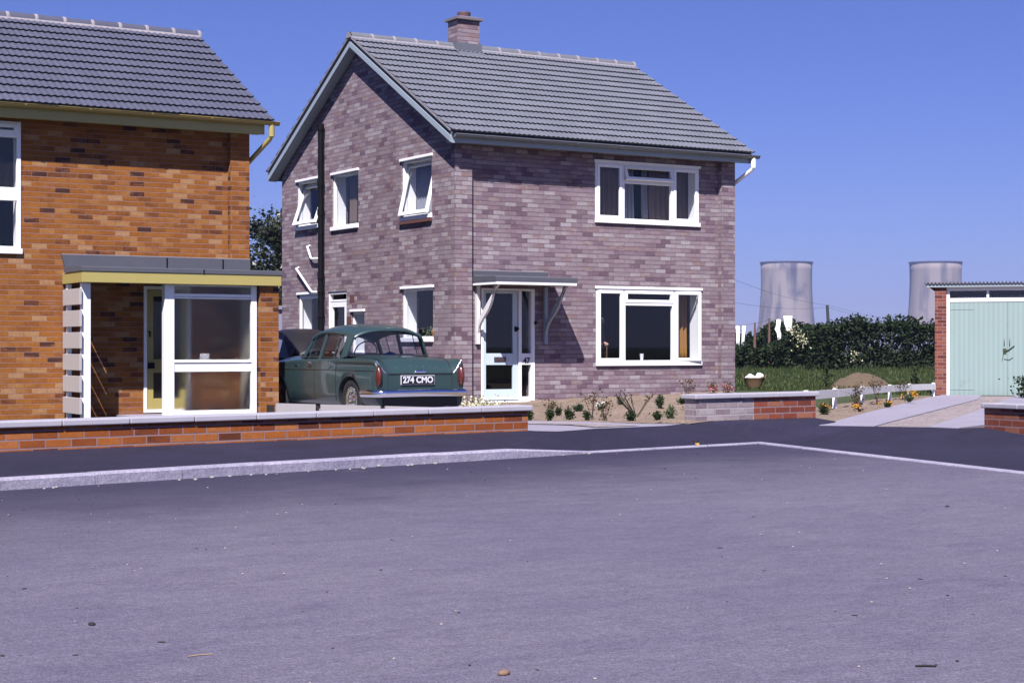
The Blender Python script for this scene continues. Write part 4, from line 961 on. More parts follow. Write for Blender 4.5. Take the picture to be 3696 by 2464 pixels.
def make_car(name, label, paint, loc, plate=None, round_back=False):
    root = thing(name, label, 'car', loc)
    ST = [  # y, half width, centre, deck, fin inner, fin crest, undercut
        [.060, .690, .700, .700, .708, .800, .985], [.095, .697, .750, .748, .765, .868, .972], [.20, .707, .865, .858, .846, .900, .925],
        [.34, .714, .918, .906, .878, .908, .92], [.70, .722, .942, .926, .888, .908, .925], [1.12, .730, .956, .936, .896, .906, .95],
        [1.45, .732, .945, .925, .896, .902, .985], [2.0, .732, .935, .915, .892, .896, .99], [2.66, .730, .965, .945, .900, .886, .99],
        [3.0, .726, .965, .948, .895, .868, .992], [3.6, .715, .925, .908, .862, .832, .992], [4.0, .685, .822, .812, .792, .772, .992], [4.15, .63, .722, .712, .70, .68, .992]]
    if round_back:
        ST = [[.06, .62, .50, .50, .50, .48, .99], [.12, .66, .64, .635, .62, .58, .99], [.3, .70, .78, .77, .75, .71, .99], [.7, .735, .90, .89, .86, .82, .99], [1.1, .745, .95, .93, .89, .87, .99]] + [[r[0], r[1] * .98, r[2], r[3], r[4], r[5], .992] for r in ST[6:]]
    rows = []
    for y, w, zc, zd, zi, zf, uc in lerp_rows(ST, .12):
        half = [(0, zc), (.30 * w, zc - .004), (.62 * w, zd), (.80 * w, zi), (.955 * w, zf), (1.0 * w, zf - .012), (uc * w, zf - .05), (w * 1.0, min(.755, zf - .085)), (w * 1.006, .60 if zf > .7 else .45), (.992 * w, .42), (.965 * w, .30), (.90 * w, .235), (.6 * w, .215)]
        right = [(x, y, z) for x, z in half] + [(0, y, .215)]
        leftp = [(-x, y, z) for x, z in half[1:]][::-1]
        rows.append(right + leftp)
    mb = MB(); mb.grid(rows, closed=True); mb.smooth = False
    mb.add(rows[0], [tuple(range(len(rows[0])))]); mb.add(rows[-1], [tuple(range(len(rows[-1])))[::-1]])
    body = mb.build('body', [paint, 'car_inside'], root)
    bm = bmesh.new(); bm.from_mesh(body.data); bmesh.ops.remove_doubles(bm, verts=bm.verts, dist=1e-5); bmesh.ops.recalc_face_normals(bm, faces=bm.faces); bm.to_mesh(body.data); bm.free()
    yw = (.84, 3.42)
    for y in yw:
        for sx in (-1, 1):
            c = MB(); c.cur = 0; prof = []
            for k in range(29):
                a = R(-25) + R(230) * k / 28; prof.append((y + .365 * math.cos(a), .315 + .345 * math.sin(a)))
            c.prism(prof, 'x', sx * .44, sx * .95)
            co = c.build('cutter', 'car_inside', None, loc=root.location)
            md = body.modifiers.new('arch', 'BOOLEAN'); md.operation = 'DIFFERENCE'; md.object = co; md.solver = 'EXACT'; md.material_mode = 'TRANSFER'
    bpy.context.view_layer.update()
    me = bpy.data.meshes.new_from_object(body.evaluated_get(bpy.context.evaluated_depsgraph_get()))
    for md in list(body.modifiers):
        c = md.object; body.modifiers.remove(md); bpy.data.objects.remove(c)
    body.data = me
    dark = [i for i, m in enumerate(me.materials) if m and m.name == 'car_inside'][:1]
    # wheels
    def wheel(y, sx):
        w = MB(); w.lathe([(.19, -.055), (.205, -.068), (.27, -.074), (.305, -.06), (.315, -.03), (.315, .03), (.305, .06), (.27, .074), (.205, .068), (.19, .055)], 32)
        wo = w.build('wheel', 'black_rubber', root, loc=(sx * .625, y, .315), rot=(0, R(90), 0))
        s = sx
        w = MB(); w.lathe([(.20, s * .05), (.19, s * .062), (.175, s * .055), (.15, s * .050), (.12, s * .056), (.10, s * .075), (.05, s * .088), (0, s * .092)], 28)
        w.build('hubcap', 'chrome', wo)
    for y in yw:
        for sx in (-1, 1): wheel(y, sx)
    # roof and pillars
    if not round_back:
        zc_ = [(0, 1.318), (.06, 1.350), (.16, 1.382), (.32, 1.405), (.5, 1.410), (.68, 1.395), (.84, 1.352), (.94, 1.305), (1, 1.262)]; hw_ = [(0, .540), (.15, .575), (.5, .590), (.85, .560), (1, .525)]
        ya, yb, drop = 1.03, 2.60, .105
    else:
        zc_ = [(0, 1.02), (.08, 1.13), (.2, 1.26), (.36, 1.375), (.55, 1.425), (.72, 1.42), (.88, 1.36), (1, 1.28)]; hw_ = [(0, .55), (.3, .56), (.6, .57), (1, .52)]
        ya, yb, drop = .55, 2.55, .13
    def ip(tab, v):
        for (a, p), (b, q) in zip(tab, tab[1:]):
            if v <= b:
                u = (v - a) / (b - a); return p + (q - p) * u
        return tab[-1][1]
    P = []
    for i in range(25):
        v = i / 24; y = ya + (yb - ya) * v; hw = ip(hw_, v); zc = ip(zc_, v); row = []
        for k in range(-10, 11):
            u = k / 10; bow = (1 - u * u) * (-.05 if v < .5 else .06) * (2 * abs(v - .5)) ** 3
            row.append((hw * u, y + bow, zc - drop * abs(u) ** 3.0))
        d = .035
        row = [(row[0][0] - .012, row[0][1], row[0][2] - d)] + row + [(row[-1][0] + .012, row[-1][1], row[-1][2] - d)]
        P.append(row)
    mb = MB(); mb.grid(P); ro = mb.build('roof', paint, root); sd = ro.modifiers.new('skin', 'SOLIDIFY'); sd.thickness = .03; sd.offset = -1
    def pillar(b0, b1, t0, t1, th=.035):
        b0, b1, t0, t1 = map(Vector, (b0, b1, t0, t1)); c = Vector((0, (b0.y + t0.y) / 2, (b0.z + t0.z) / 2)); n = (b1 - b0).cross(t0 - b0).normalized()
        if n.dot(c - b0) < 0: n = -n
        n = n * th; m = MB(); m.add([b0, b1, t1, t0, b0 + n, b1 + n, t1 + n, t0 + n], [(0, 1, 2, 3), (7, 6, 5, 4), (0, 4, 5, 1), (3, 2, 6, 7), (0, 3, 7, 4), (1, 5, 6, 2)])
        return m.build('pillar', paint, root, bevel=.006)
    for sx in (-1, 1):
        X = lambda p: (sx * p[0], p[1], p[2])
        if not round_back:
            A = [(.690, 2.52, .885), (.685, 2.60, .885), (.535, 2.43, 1.22), (.53, 2.49, 1.20)]; B = [(.700, 1.88, .895), (.700, 1.955, .895), (.580, 1.84, 1.30), (.580, 1.90, 1.30)]
            C = [(.672, 1.07, .935), (.698, 1.19, .90), (.548, 1.05, 1.245), (.570, 1.20, 1.285)]
            Q = [(.700, 1.42, .895), (.700, 1.435, .895), (.580, 1.42, 1.30), (.580, 1.435, 1.30)]; V = [(.695, 2.30, .89), (.695, 2.315, .89), (.565, 2.25, 1.28), (.565, 2.265, 1.28)]
        else:
            A = [(.705, 2.60, .885), (.70, 2.68, .885), (.535, 2.40, 1.26), (.53, 2.46, 1.24)]; B = [(.72, 1.82, .895), (.72, 1.92, .895), (.575, 1.78, 1.32), (.575, 1.85, 1.32)]
            C = [(.700, .66, .86), (.715, 1.12, .89), (.565, .78, 1.06), (.570, 1.22, 1.27)]; Q = V = None
        for q in (A, B, C): pillar(X(q[0]), X(q[1]), X(q[2]), X(q[3]))
        for q in (Q, V):
            if q: pillar(X(q[0]), X(q[1]), X(q[2]), X(q[3]), .012)
        # rain gutter line and door glass
        def g(a, b, c, d): MB().quad(X(a), X(b), X(c), X(d)).build('side_window', 'car_glass', root, fix=False)
        o = lambda p, k: (p[0] - .02, p[1] + k, p[2])
        g(o(B[1], 0), o(A[0], 0), o(A[2], 0), o(B[3], 0)); g(o(C[1], 0), o(B[0], 0), o(B[2], 0), o(C[3], 0))
    cb = A; rb = C
    mb = MB(); w_ = []
    for v in range(5):
        f = v / 4; row = []
        for k in range(-6, 7):
            u = k / 6; xb, xt = .668, .545; x = (xb + (xt - xb) * f) * u
            yy = (1.06 if not round_back else .68) + (.10 * abs(u) ** 2.5 if not round_back else .1 * u * u) + f * (.0 if not round_back else .15)
            row.append((x, yy, (.952 - .02 * u * u) + f * ((1.325 if not round_back else 1.05) - .95 - .075 * u * u)))
        w_.append(row)
    mb.grid(w_); mb.build('rear_window', 'car_glass', root, fix=False)
    mb = MB(); w_ = []
    for v in range(3):
        f = v / 2; w_.append([((.71 + (.52 - .71) * f) * k / 6, 2.78 - .12 * (k / 6) ** 2 - f * .19, .92 + f * .32) for k in range(-6, 7)])
    mb.grid(w_); mb.build('windscreen', 'car_glass', root, fix=False)
    # cabin
    mb = MB(); mb.box(-.66, .66, 1.10, 1.40, .93, .955); mb.box(-.62, .62, 1.40, 1.50, .88, .965); mb.box(-.60, .60, 2.02, 2.12, .88, .955); mb.box(-.66, .66, 2.52, 2.66, .90, .965); mb.box(-.68, .68, 1.3, 2.6, .905, .925)
    mb.build('seats', 'car_inside', root, bevel=.015)
    mb = MB(); cx, cy, cz = .28, 2.36, .975; mb.tube([(cx + .19 * math.cos(a), cy - .06 * math.sin(a), cz + .18 * math.sin(a)) for a in [2 * math.pi * k / 30 for k in range(31)]], .010, 8, caps=False); mb.tube([(cx - .18, cy, cz), (cx + .18, cy, cz)], .008, 6)
    mb.build('steering_wheel', 'black_rubber', root)
    # bumpers
    for yy, sg in ((0, 1), (4.19, -1)):
        pts = []
        for k in range(-14, 15):
            u = k / 14; x = .765 * u; a = abs(u); pts.append((x, yy + sg * (-.045 + .03 * a * a + (.36 * ((a - .9) / .1) if a > .9 else 0)), .435 - .008 * a))
        mb = MB(); prof = [(-.01, -.055), (.02, -.048), (.040, -.02), (.044, .015), (.030, .042), (.0, .055), (-.02, .05), (-.02, -.05)]
        rows = []
        for i, p in enumerate(pts):
            a = Vector(pts[max(0, i - 1)]); b = Vector(pts[min(len(pts) - 1, i + 1)]); d = (b - a).normalized(); n = Vector((d.y, -d.x, 0)) * sg
            rows.append([(p[0] + n.x * q[0], p[1] + n.y * q[0], p[2] + q[1]) for q in prof])
        mb.grid(rows, closed=True); mb.smooth = False; mb.add(rows[0], [tuple(range(8))]); mb.add(rows[-1], [tuple(range(8))])
        mb.build('bumper', 'chrome', root)
    mb = MB(); mb.box(-.58, .58, .040, .40, .16, .385); mb.box(-.45, .50, .3, 1.2, .17, .26); mb.box(.36, .44, .02, .30, .20, .25); mb.box(-.6, .6, 2.0, 4.0, .17, .23); mb.build('underbody', 'car_inside', root)
    if round_back: return root
    # trim of the car that shows
    for sx in (-1, 1):
        w = .732; mb = MB()
        for yy in (1.27, 2.0, 2.88): mb.tube([(sx * (w * .99), yy, .87), (sx * (w + .001), yy, .755), (sx * (w * 1.006 + .001), yy, .60), (sx * (w * .992 + .001), yy + .01, .42), (sx * (w * .965 + .001), yy + .03, .30)], .0045, 5, caps=False)
        mb.build('door_seam', 'black_rubber', root)
        mb = MB(); mb.tube([(sx * (.699), .10, .742), (sx * .7145, .34, .742), (sx * .728, .9, .742), (sx * .7345, 2.0, .742), (sx * .730, 2.9, .740), (sx * .717, 3.6, .735)], .0065, 6); mb.build('side_trim', 'dark_wood', root)
        mb = MB(); mb.tube([(sx * .700, .10, .475), (sx * .720, .46, .475)], .007, 6); mb.build('sill_trim', paint, root)
        for yy in (1.40, 2.13):
            m = MB(); m.tube([(sx * .738, yy - .06, .838), (sx * .760, yy - .04, .842), (sx * .760, yy + .05, .846), (sx * .738, yy + .07, .842)], [.010, .011, .011, .014], 8); m.build('door_handle', 'chrome', root)
        m = MB(); m.tube([(sx * .734, 2.62, .80), (sx * .738, 2.70, .80)], [.010, .006], 8); m.build('side_badge', 'chrome', root)
        m = MB(); m.tube([(sx * .672, .088, .882), (sx * .565, .066, .735), (sx * .53, .058, .702)], [.012, .012, .006], 8); m.build('fin_trim', 'chrome', root)
        m = MB(); m.lathe([(0, -.06), (.022, -.045), (.040, -.015), (.046, 0), (.044, .01)], 24, squash=(1, 3.1)); lo = m.build('tail_light', 'tail_red', root, loc=(sx * .648, .052, .662), rot=(R(90), 0, 0)); 
        lo.rotation_euler = (R(-90), 0, 0)
        m = MB(); m.tube([(sx * .648 + .051 * math.cos(a), .056, .662 + .150 * math.sin(a)) for a in [2 * math.pi * k / 28 for k in range(29)]], .008, 6, caps=False); m.build('light_rim', 'dark_wood', root)
        m = MB(); m.tube([(sx * .505, .062, .43), (sx * .505, .056, .700), (sx * .51, .090, .757), (sx * .52, .20, .866), (sx * .535, .36, .905), (sx * .55, .9, .932)], .005, 5); m.build('boot_seam', 'black_rubber', root)
    MB().box(-.50, .50, .050, .062, .694, .704).build('boot_trim', 'black_rubber', root)
    m = MB(); m.prism([(.055, .708), (.028, .712), (.030, .738), (.075, .752)], 'x', -.08, .08); m.build('boot_badge', 'chrome', root, bevel=.006)
    for k in range(7):
        if k == 1: continue
        MB().lathe([(0, -.011), (.013, 0), (0, .011)], 8, (-.33 + .105 * k, .134, .80 - .003 * abs(k - 3))).build('boot_letter', 'chrome', root)
    m = MB(); m.box(-.265, .265, .040, .058, .545, .675); pl = m.build('number_plate', 'plate_white', root, bevel=.003); pl.location.x = -.045
    MB().box(-.258, .258, .0365, .0398, .551, .669).build('plate_face', 'black_ink', pl)
    text_mesh(plate, 'plate_letters', 'plate_white', pl, (0, .0362, .610), (R(90), 0, 0), .118, .0012, .004, width=.475)
    m = MB(); q = [(-.16, 1.22, .955), (.10, 1.20, .955), (.13, 1.32, .955), (-.13, 1.33, .955), (-.02, 1.25, 1.005), (.04, 1.28, .995)]; m.add(q, [(0, 1, 4), (1, 5, 4), (1, 2, 5), (2, 3, 5), (3, 4, 5), (3, 0, 4)])
    cl = m.build('folded_cloth', 'blue_cloth', None, loc=tuple(Vector(loc) + Vector((.15, 0, .002)))); tag(cl, 'crumpled blue cloth on the rear shelf of the green car', 'cloth')
    return root
make_car('parked_car', 'dark green saloon car with tail fins and number plate 274 CMO', 'car_green', (11.062, 20.84, -.02), '274 CMO')
make_car('parked_car', 'round backed black car parked beyond the green saloon', 'car_black', (12.98, 27.6, -.03), None, True)

# ------------------------------------------------------------------ garage
gx = thing('garage', 'red brick garage with pale mint double doors and corrugated roof', 'garage', (26.26, 26.22, .0), R(-49.2))
GW = 2.95
MB().box(0, .235, 0, .235, -.1, 2.325).build('brick_pier', 'red_brick', gx); MB().box(GW - .235, GW, 0, .235, -.1, 2.325).build('brick_pier', 'red_brick', gx)
mb = MB(); mb.box(.02, .13, .236, 5.2, -.1, 2.25); mb.box(GW - .13, GW - .02, .236, 5.2, -.1, 2.25); mb.box(.131, GW - .131, 5.1, 5.2, -.1, 2.25); mb.build('wall', 'red_brick', gx)
mb = MB(); d0, d1 = .237, GW - .237
mb.box(d0, d0 + .065, .06, .15, .0, 2.322); mb.box(d1 - .065, d1, .06, .15, .0, 2.322); mb.box(d0 + .065, d1 - .065, .062, .148, 2.005, 2.085); mb.box(d0 + .065, d1 - .065, .062, .148, 2.245, 2.322)
wq = (d1 - d0 - .13) / 3
for k in (1, 2): mb.box(d0 + .065 + wq * k - .025, d0 + .065 + wq * k + .025, .064, .146, 2.085, 2.245)
gfm = mb.build('door_frame', 'white_paint', gx, bevel=.004)
for k in range(3): MB().quad((d0 + .065 + wq * k + .01, .11, 2.08), (d0 + .065 + wq * (k + 1) - .01, .11, 2.08), (d0 + .065 + wq * (k + 1) - .01, .11, 2.25), (d0 + .065 + wq * k + .01, .11, 2.25)).build('transom_pane', 'dusty_glass', gfm, fix=False)
tm = NT('mint_boards')
sx_ = tm.n('ShaderNodeSeparateXYZ'); tm.l(tm.tc('Object'), sx_.inputs[0])
gr = tm.math('PINGPONG', tm.math('ADD', sx_.outputs[0], 10), .05)
base = tm.mix(tm.noise(1.6, 5, stretch=(5, 5, .5)), (.255, .350, .330, 1), (.300, .405, .385, 1))
stain = tm.ramp(tm.noise(3.2, 3, .6, stretch=(1, 1, .6)), [(.66, (0, 0, 0, 1)), (.76, (.35, .35, .35, 1))])
base = tm.mix(stain, base, (.20, .19, .10, 1))
line = tm.ramp(gr, [(.0, (.72, .72, .72, 1)), (.12, (1, 1, 1, 1))])
MATS['mint_boards'] = tm.pbr(tm.mix(1.0, base, line, 'MULTIPLY'), .5, tm.bump(line, .4, .004))
mid = (d0 + d1) / 2
for a, b, sx in ((d0 + .068, mid - .003, -1), (mid + .003, d1 - .068, 1)):
    dl = MB().box(a, b, .075, .12, .03, 2.0).build('garage_door', 'mint_boards', gx)
    m = MB()
    for z in (.16, 1.86):
        h0 = a if sx < 0 else b; m.box(min(h0, h0 - sx * .5), max(h0, h0 - sx * .5), .069, .0745, z - .018, z + .018)
    m.build('strap_hinge', 'mint_boards', dl)
    m = MB(); hx = mid + sx * .055; m.tube([(hx, .073, 1.23), (hx, .045, 1.22), (hx, .045, 1.10), (hx, .073, 1.09)], .009, 8); m.build('pull_handle', 'grey_gutter', dl)
    if sx < 0:
        m = MB(); m.box(mid - .085, mid - .015, .066, .0745, .90, 1.02); m.tube([(mid - .05, .064, .96), (mid + .03, .052, .99), (mid + .15, .056, 1.08)], [.012, .010, .007], 8); m.tube([(mid - .07, .066, .91), (mid - .10, .068, .76)], .006, 6); m.tube([(mid - .06, .066, .80), (mid + .04, .064, .78), (mid + .12, .066, .83)], .005, 6); m.build('hasp', 'stem_green', dl)
mb = MB(); mb.box(-.16, GW + .16, -.062, -.037, 2.318, 2.378); gfa = mb.build('fascia', 'pale_blue_paint', gx)
P0, P1 = [], []
n = 330
for i in range(n + 1):
    x = -.20 + (GW + .40) * i / n; h = .024 * math.sin(x * 2 * math.pi / .076)
    P0.append((x, -.085, 2.412 + h)); P1.append((x, 5.4, 2.29 + h))
mb = MB(); mb.grid([P0, P1]); ro = mb.build('corrugated_roof', 'felt_grey', gx); sd = ro.modifiers.new('sheet', 'SOLIDIFY'); sd.thickness = .022
bx = thing('garage', 'pale flat roofed garage at the far end of the driveway', 'garage', (19.9, 43.8, 0))
MB().box(-2.2, 1.2, 0, 4.5, -.1, 2.10).build('wall', 'pale_render', bx); mb = MB(); mb.box(-2.28, 1.28, -.08, 4.58, 2.101, 2.20); mb.build('roof', 'pale_render', bx)

# ------------------------------------------------------------------ plants
bpy.context.view_layer.update()
def gz(o, x, y):
    ok, p, nrm, i = o.ray_cast(Vector((x, y, 5)), Vector((0, 0, -1)))
    return p.z if ok else .12
def plant(name, label, bed, x, y, h, r, kind, group='plants in the flower bed', seed=0, cat='plant', petals=None, lean=0.0):
    rg = random.Random(seed * 13 + 5); random.seed(seed * 7 + 1)
    z = gz(bed, x, y) - .005
    root = thing(name, label, cat, (x, y, z), rg.uniform(0, 6), group)
    st = MB(); lf = MB(); pt = MB()
    if kind == 'tuft':
        for _ in range(int(22 + r * 160)):
            a = rg.uniform(0, 6.28); q = rg.random(); R0 = r * q; hh = h * rg.uniform(.55, 1) * (1 - .35 * q)
            p = [Vector((.02 * math.cos(a), .02 * math.sin(a), 0)), Vector((R0 * .5 * math.cos(a), R0 * .5 * math.sin(a), hh * .6)), Vector((R0 * math.cos(a) + lean, R0 * math.sin(a), hh))]
            st.tube(p, [.003, .002, .0015], 4, caps=False)
            for k in range(9):
                f = rg.uniform(.25, 1); c = p[0].lerp(p[1], f * 2) if f < .5 else p[1].lerp(p[2], f * 2 - 1)
                leaves(lf, [c + Vector((rg.gauss(0, .008), rg.gauss(0, .008), rg.gauss(0, .008)))], .040, .5, .42)
    if kind in ('rose', 'bare'):
        for _ in range(rg.randint(4, 6) if kind == 'rose' else 7):
            a = rg.uniform(0, 6.28); R0 = r * rg.uniform(.5, 1.1); hh = h * rg.uniform(.7, 1.05)
            p = [Vector((0, 0, 0)), Vector((R0 * .35 * math.cos(a), R0 * .35 * math.sin(a), hh * .4)), Vector((R0 * .7 * math.cos(a) + .02, R0 * .7 * math.sin(a), hh * .75)), Vector((R0 * math.cos(a), R0 * math.sin(a), hh))]
            k = .55 if kind == 'rose' else 1.25
            st.tube(p, [.010 * k, .008 * k, .006 * k, .003 * k], 6)
            for _ in range(3):
                f = rg.uniform(.35, .9); b = p[1].lerp(p[3], f); e = b + Vector((rg.gauss(0, .04), rg.gauss(0, .04), rg.uniform(.03, .09))); st.tube([b, e], [.005 * k, .002], 5)
                leaves(lf, [e + Vector((rg.gauss(0, .03), rg.gauss(0, .03), rg.gauss(0, .03))) for _ in range(4 if kind == 'rose' else 1)], .040, .2)
        leaves(lf, [(rg.gauss(0, r * .5), rg.gauss(0, r * .5), abs(rg.gauss(0, h * .3))) for _ in range(34 if kind == 'rose' else 8)], .040, .2)
    if petals:
        for _ in range(petals[1]):
            c = Vector((rg.gauss(0, r * .55), rg.gauss(0, r * .55), h * rg.uniform(.45, 1.0)))
            leaves(pt, [c + Vector((rg.gauss(0, .012), rg.gauss(0, .012), rg.gauss(0, .012))) for _ in range(12)], .035, .4, .9)
    lm = {'tuft': 'plant_leaf', 'rose': 'rust_leaf', 'bare': 'plant_leaf'}[kind]
    if st.v: st.build('stems', 'stem_green' if kind == 'tuft' else 'stem_brown', root, fix=False)
    if lf.v: 
        o = lf.build('leaves', lm if seed % 3 else ('pale_leaf' if kind == 'tuft' else lm), root, fix=False)
    if pt.v: pt.build('bloom', petals[0], root, fix=False)
    return root
BP = [
 ('shrub', 'dark leafy shrub tucked behind the right end of the orange wall', 11.05, 17.96, 0.185, 0.045, 'tuft', 1),
 ('shrub', 'dense dark green shrub, the largest clump near the end of the orange wall', 10.99, 17.4, 0.175, 0.06, 'tuft', 2),
 ('rose_bush', 'russet rose bush behind the dense clump near the door step', 13.23, 20.88, 0.155, 0.07, 'rose', 3),
 ('shrub', 'arching reddish green shrub right of the rose bush near the step', 13.46, 21.06, 0.14, 0.065, 'tuft', 31),
 ('small_plant', 'spiky small plant with upright leaves in front of the shaded wall', 11.43, 17.64, 0.165, 0.065, 'tuft', 4),
 ('small_plant', 'low round bluish plant near the foot of the house wall', 14.35, 21.89, 0.13, 0.09, 'tuft', 5),
 ('small_plant', 'narrow upright plant in the middle of the flower bed', 11.67, 17.61, 0.14, 0.042, 'tuft', 7),
 ('rose_bush', 'tall thin rose bush with reddish twigs against the brick wall', 12.46, 18.68, 0.4, 0.1, 'rose', 8),
 ('flowering_plant', 'low plant with a cluster of white flowers in the bed', 15.03, 22.27, 0.085, 0.075, 'tuft', 9),
 ('small_plant', 'dark leafy plant in front of the white flowers', 11.49, 16.95, 0.18, 0.07, 'rose', 10),
 ('bare_bush', 'leafless bush with thick bare branches spreading in the bed', 13.13, 18.63, 0.44, 0.3, 'bare', 11),
 ('shrub', 'dense dark green shrub at the foot of the bare branches', 11.74, 16.75, 0.15, 0.085, 'tuft', 13),
 ('small_plant', 'thin yellowish plant right of the dark shrub at the bed edge', 11.7, 16.15, 0.13, 0.055, 'tuft', 14),
 ('shrub', 'upright dark conical shrub near the wall below the lower front window', 15.2, 20.92, 0.27, 0.085, 'tuft', 16),
 ('shrub', 'pale green bushy shrub at the front edge of the bed', 12.03, 16.35, 0.2, 0.083, 'tuft', 15),
 ('shrub', 'green shrub behind the tied rose near the two tone wall', 16.03, 21.47, 0.12, 0.103, 'tuft', 17),
 ('standard_rose', 'tall rose on a bare stem near the two tone wall', 14.98, 19.93, 0.48, 0.095, 'rose', 18),
 ('small_plant', 'grey green little plant against the wall left of the bare branches', 15.92, 23.02, 0.125, 0.06, 'tuft', 21),
 ('flowering_plant', 'plant with pink flowers at the right foot of the house wall', 19.0, 24.5, 0.17, 0.13, 'rose', 20),
 ('flowering_plant', 'plant with red flowers at the right corner of the house', 19.6, 24.85, 0.17, 0.1, 'rose', 23),
]
for nm, lab, x, y, h, r, k, sd in BP:
    pe = {9: ('white_petal', 8), 20: ('pink_petal', 7), 23: ('pink_petal', 6), 4: None}.get(sd)
    plant(nm, lab, b1, x, y, h, r, k, seed=sd, petals=pe)
RP = [
 ('rose_bush', 'tall rose with a yellow bloom beside the end of the red wall', 18.5, 20.75, 0.32, 0.08, 'rose', 40, ('cream_petal', 2)),
 ('flowering_plant', 'low plant with yellow flowers at the end of the red wall', 15.18, 17.18, 0.15, 0.11, 'tuft', 41, ('orange_petal', 4)),
 ('rose_bush', 'thin red twigged rose in the middle of the drive bed', 17.4, 19.0, 0.3, 0.08, 'rose', 42, None),
 ('rose_bush', 'leafy rose with an orange bloom in the middle of the drive bed', 16.61, 18.07, 0.17, 0.1, 'rose', 43, ('orange_petal', 2)),
 ('rose_bush', 'dark rose with a round head above the white rail', 19.8, 21.1, 0.42, 0.11, 'rose', 44, None),
 ('rose_bush', 'slim dark rose in front of the white rail', 22.6, 23.4, 0.34, 0.1, 'rose', 46, None),
 ('flowering_plant', 'low yellow flowered plant under the white rail', 18.43, 19.4, 0.1, 0.07, 'tuft', 47, ('orange_petal', 4)),
 ('flowering_plant', 'bushy plant with orange flowers near the garage', 20.59, 21.15, 0.18, 0.15, 'tuft', 48, ('orange_petal', 9)),
]
for nm, lab, x, y, h, r, k, sd, pe in RP: plant(nm, lab, b2, x, y, h, r, k, 'plants beside the garage drive', sd, petals=pe)
mb = MB(); rg = random.Random(9)
cl = [(rg.gauss(0, .22), rg.gauss(0, .16), abs(rg.gauss(0, .09))) for _ in range(520)]
leaves(mb, cl, .05, .6, .8); so_ = thing('flowering_plant', 'mat of pale cream flowers in front of the door step', 'plant', (13.65, 23.75, .02), 0, 'plants in the flower bed')
mb.build('bloom', 'cream_petal', so_, fix=False); mb = MB(); leaves(mb, [(rg.gauss(0, .22), rg.gauss(0, .18), abs(rg.gauss(0, .04))) for _ in range(300)], .05); mb.build('leaves', 'pale_leaf', so_, fix=False)

# ------------------------------------------------------------------ hedges, trees
def cw(X, Y, z=0): return (0.85717 * X + 0.51504 * Y, -0.51504 * X + 0.85717 * Y, z)
def hedge(label, X0, X1, Y0, Y1, hf, n, leaf, seed, z0=0.0, blossoms=()):
    rg = random.Random(seed); random.seed(seed)
    o = Vector(cw((X0 + X1) / 2, Y0, z0)); pts = []
    while len(pts) < n:
        X = rg.uniform(X0, X1); H = hf(X) * (1 + .10 * noise.noise((X * .9, seed, 0)) + .07 * noise.noise((X * 3.1, seed, 7)))
        side = rg.random()
        if side < .62: Y = Y0 + abs(rg.gauss(0, .22)) + .25 * noise.noise((X * 1.3, side * 3, seed)); z = H * rg.random() ** .85
        elif side < .9: z = H * (1 - abs(rg.gauss(0, .05))); Y = rg.uniform(Y0, Y1)
        else: Y = rg.uniform(Y0, Y1); z = H * rg.random()
        if noise.noise((X * 1.5, Y * .8, z * 1.7)) < -.28 and rg.random() < .7: continue
        pts.append(Vector(cw(X, Y, z0 + z)) - o)
    for _ in range(int(n / 160)):            # loose sprays that break the outline
        X = rg.uniform(X0, X1); H = hf(X)
        for k in range(9): pts.append(Vector(cw(X + rg.gauss(0, .05), Y0 + rg.uniform(.2, 1.2), z0 + H + .035 * k + rg.gauss(0, .03))) - o)
    root = thing('hedge', label, 'hedge', o)
    mb = MB(); leaves(mb, pts, leaf, .3, .7); mb.build('foliage', 'hedge_leaf', root, fix=False)
    mb = MB()
    for k in range(int((X1 - X0) / .35)):
        X = X0 + .35 * k + rg.uniform(-.1, .1); b = Vector(cw(X, (Y0 + Y1) / 2 - .2, z0)) - o; H = hf(X) * .85
        mb.tube([b, b + Vector((rg.gauss(0, .12), rg.gauss(0, .12), H * .5)), b + Vector((rg.gauss(0, .25), rg.gauss(0, .25), H))], [.035, .025, .01], 5)
    mb.build('branches', 'bark', root, fix=False)
    if blossoms:
        mb = MB()
        for X, z, s, c in blossoms: leaves(mb, [Vector(cw(X + rg.gauss(0, s), Y0 - .12 + rg.gauss(0, .08), z + rg.gauss(0, s * 1.1))) - o for _ in range(c)], .085, .4, .9)
        mb.build('blossom', 'cream_petal', root, fix=False)
    return root
def prof_(tab):
    def f(x):
        if x <= tab[0][0]: return tab[0][1]
        for (a, p), (b, q) in zip(tab, tab[1:]):
            if x <= b: return p + (q - p) * (x - a) / (b - a)
        return tab[-1][1]
    return f
hedge('long dark green hedge at the back of the lawn, high towards the garage', 9.0, 27.0, 72, 74.4, prof_([(9, .85), (11.2, .88), (11.7, 1.3), (12.3, 1.60), (13.2, 1.70), (14.0, 1.92), (14.8, 2.10), (15.6, 1.95), (16.4, 2.12), (17.6, 1.92), (18.6, 1.75), (27, 1.7)]), 30000, .17, 11,
      blossoms=[(12.0, 1.72, .14, 60), (12.35, 1.42, .18, 90), (12.3, 1.2, .12, 30), (14.55, .62, .14, 45), (11.8, 1.85, .08, 14)])
hedge('tall bushy hedge standing behind the clothes line', 9.5, 17.5, 90, 93, prof_([(9.5, 1.95), (11.5, 1.85), (12.4, 1.5), (13.0, 1.45), (13.4, 1.6), (13.9, 2.0), (14.6, 2.2), (15.4, 2.1), (16.2, 1.9), (17.5, 1.8)]), 11000, .22, 12)

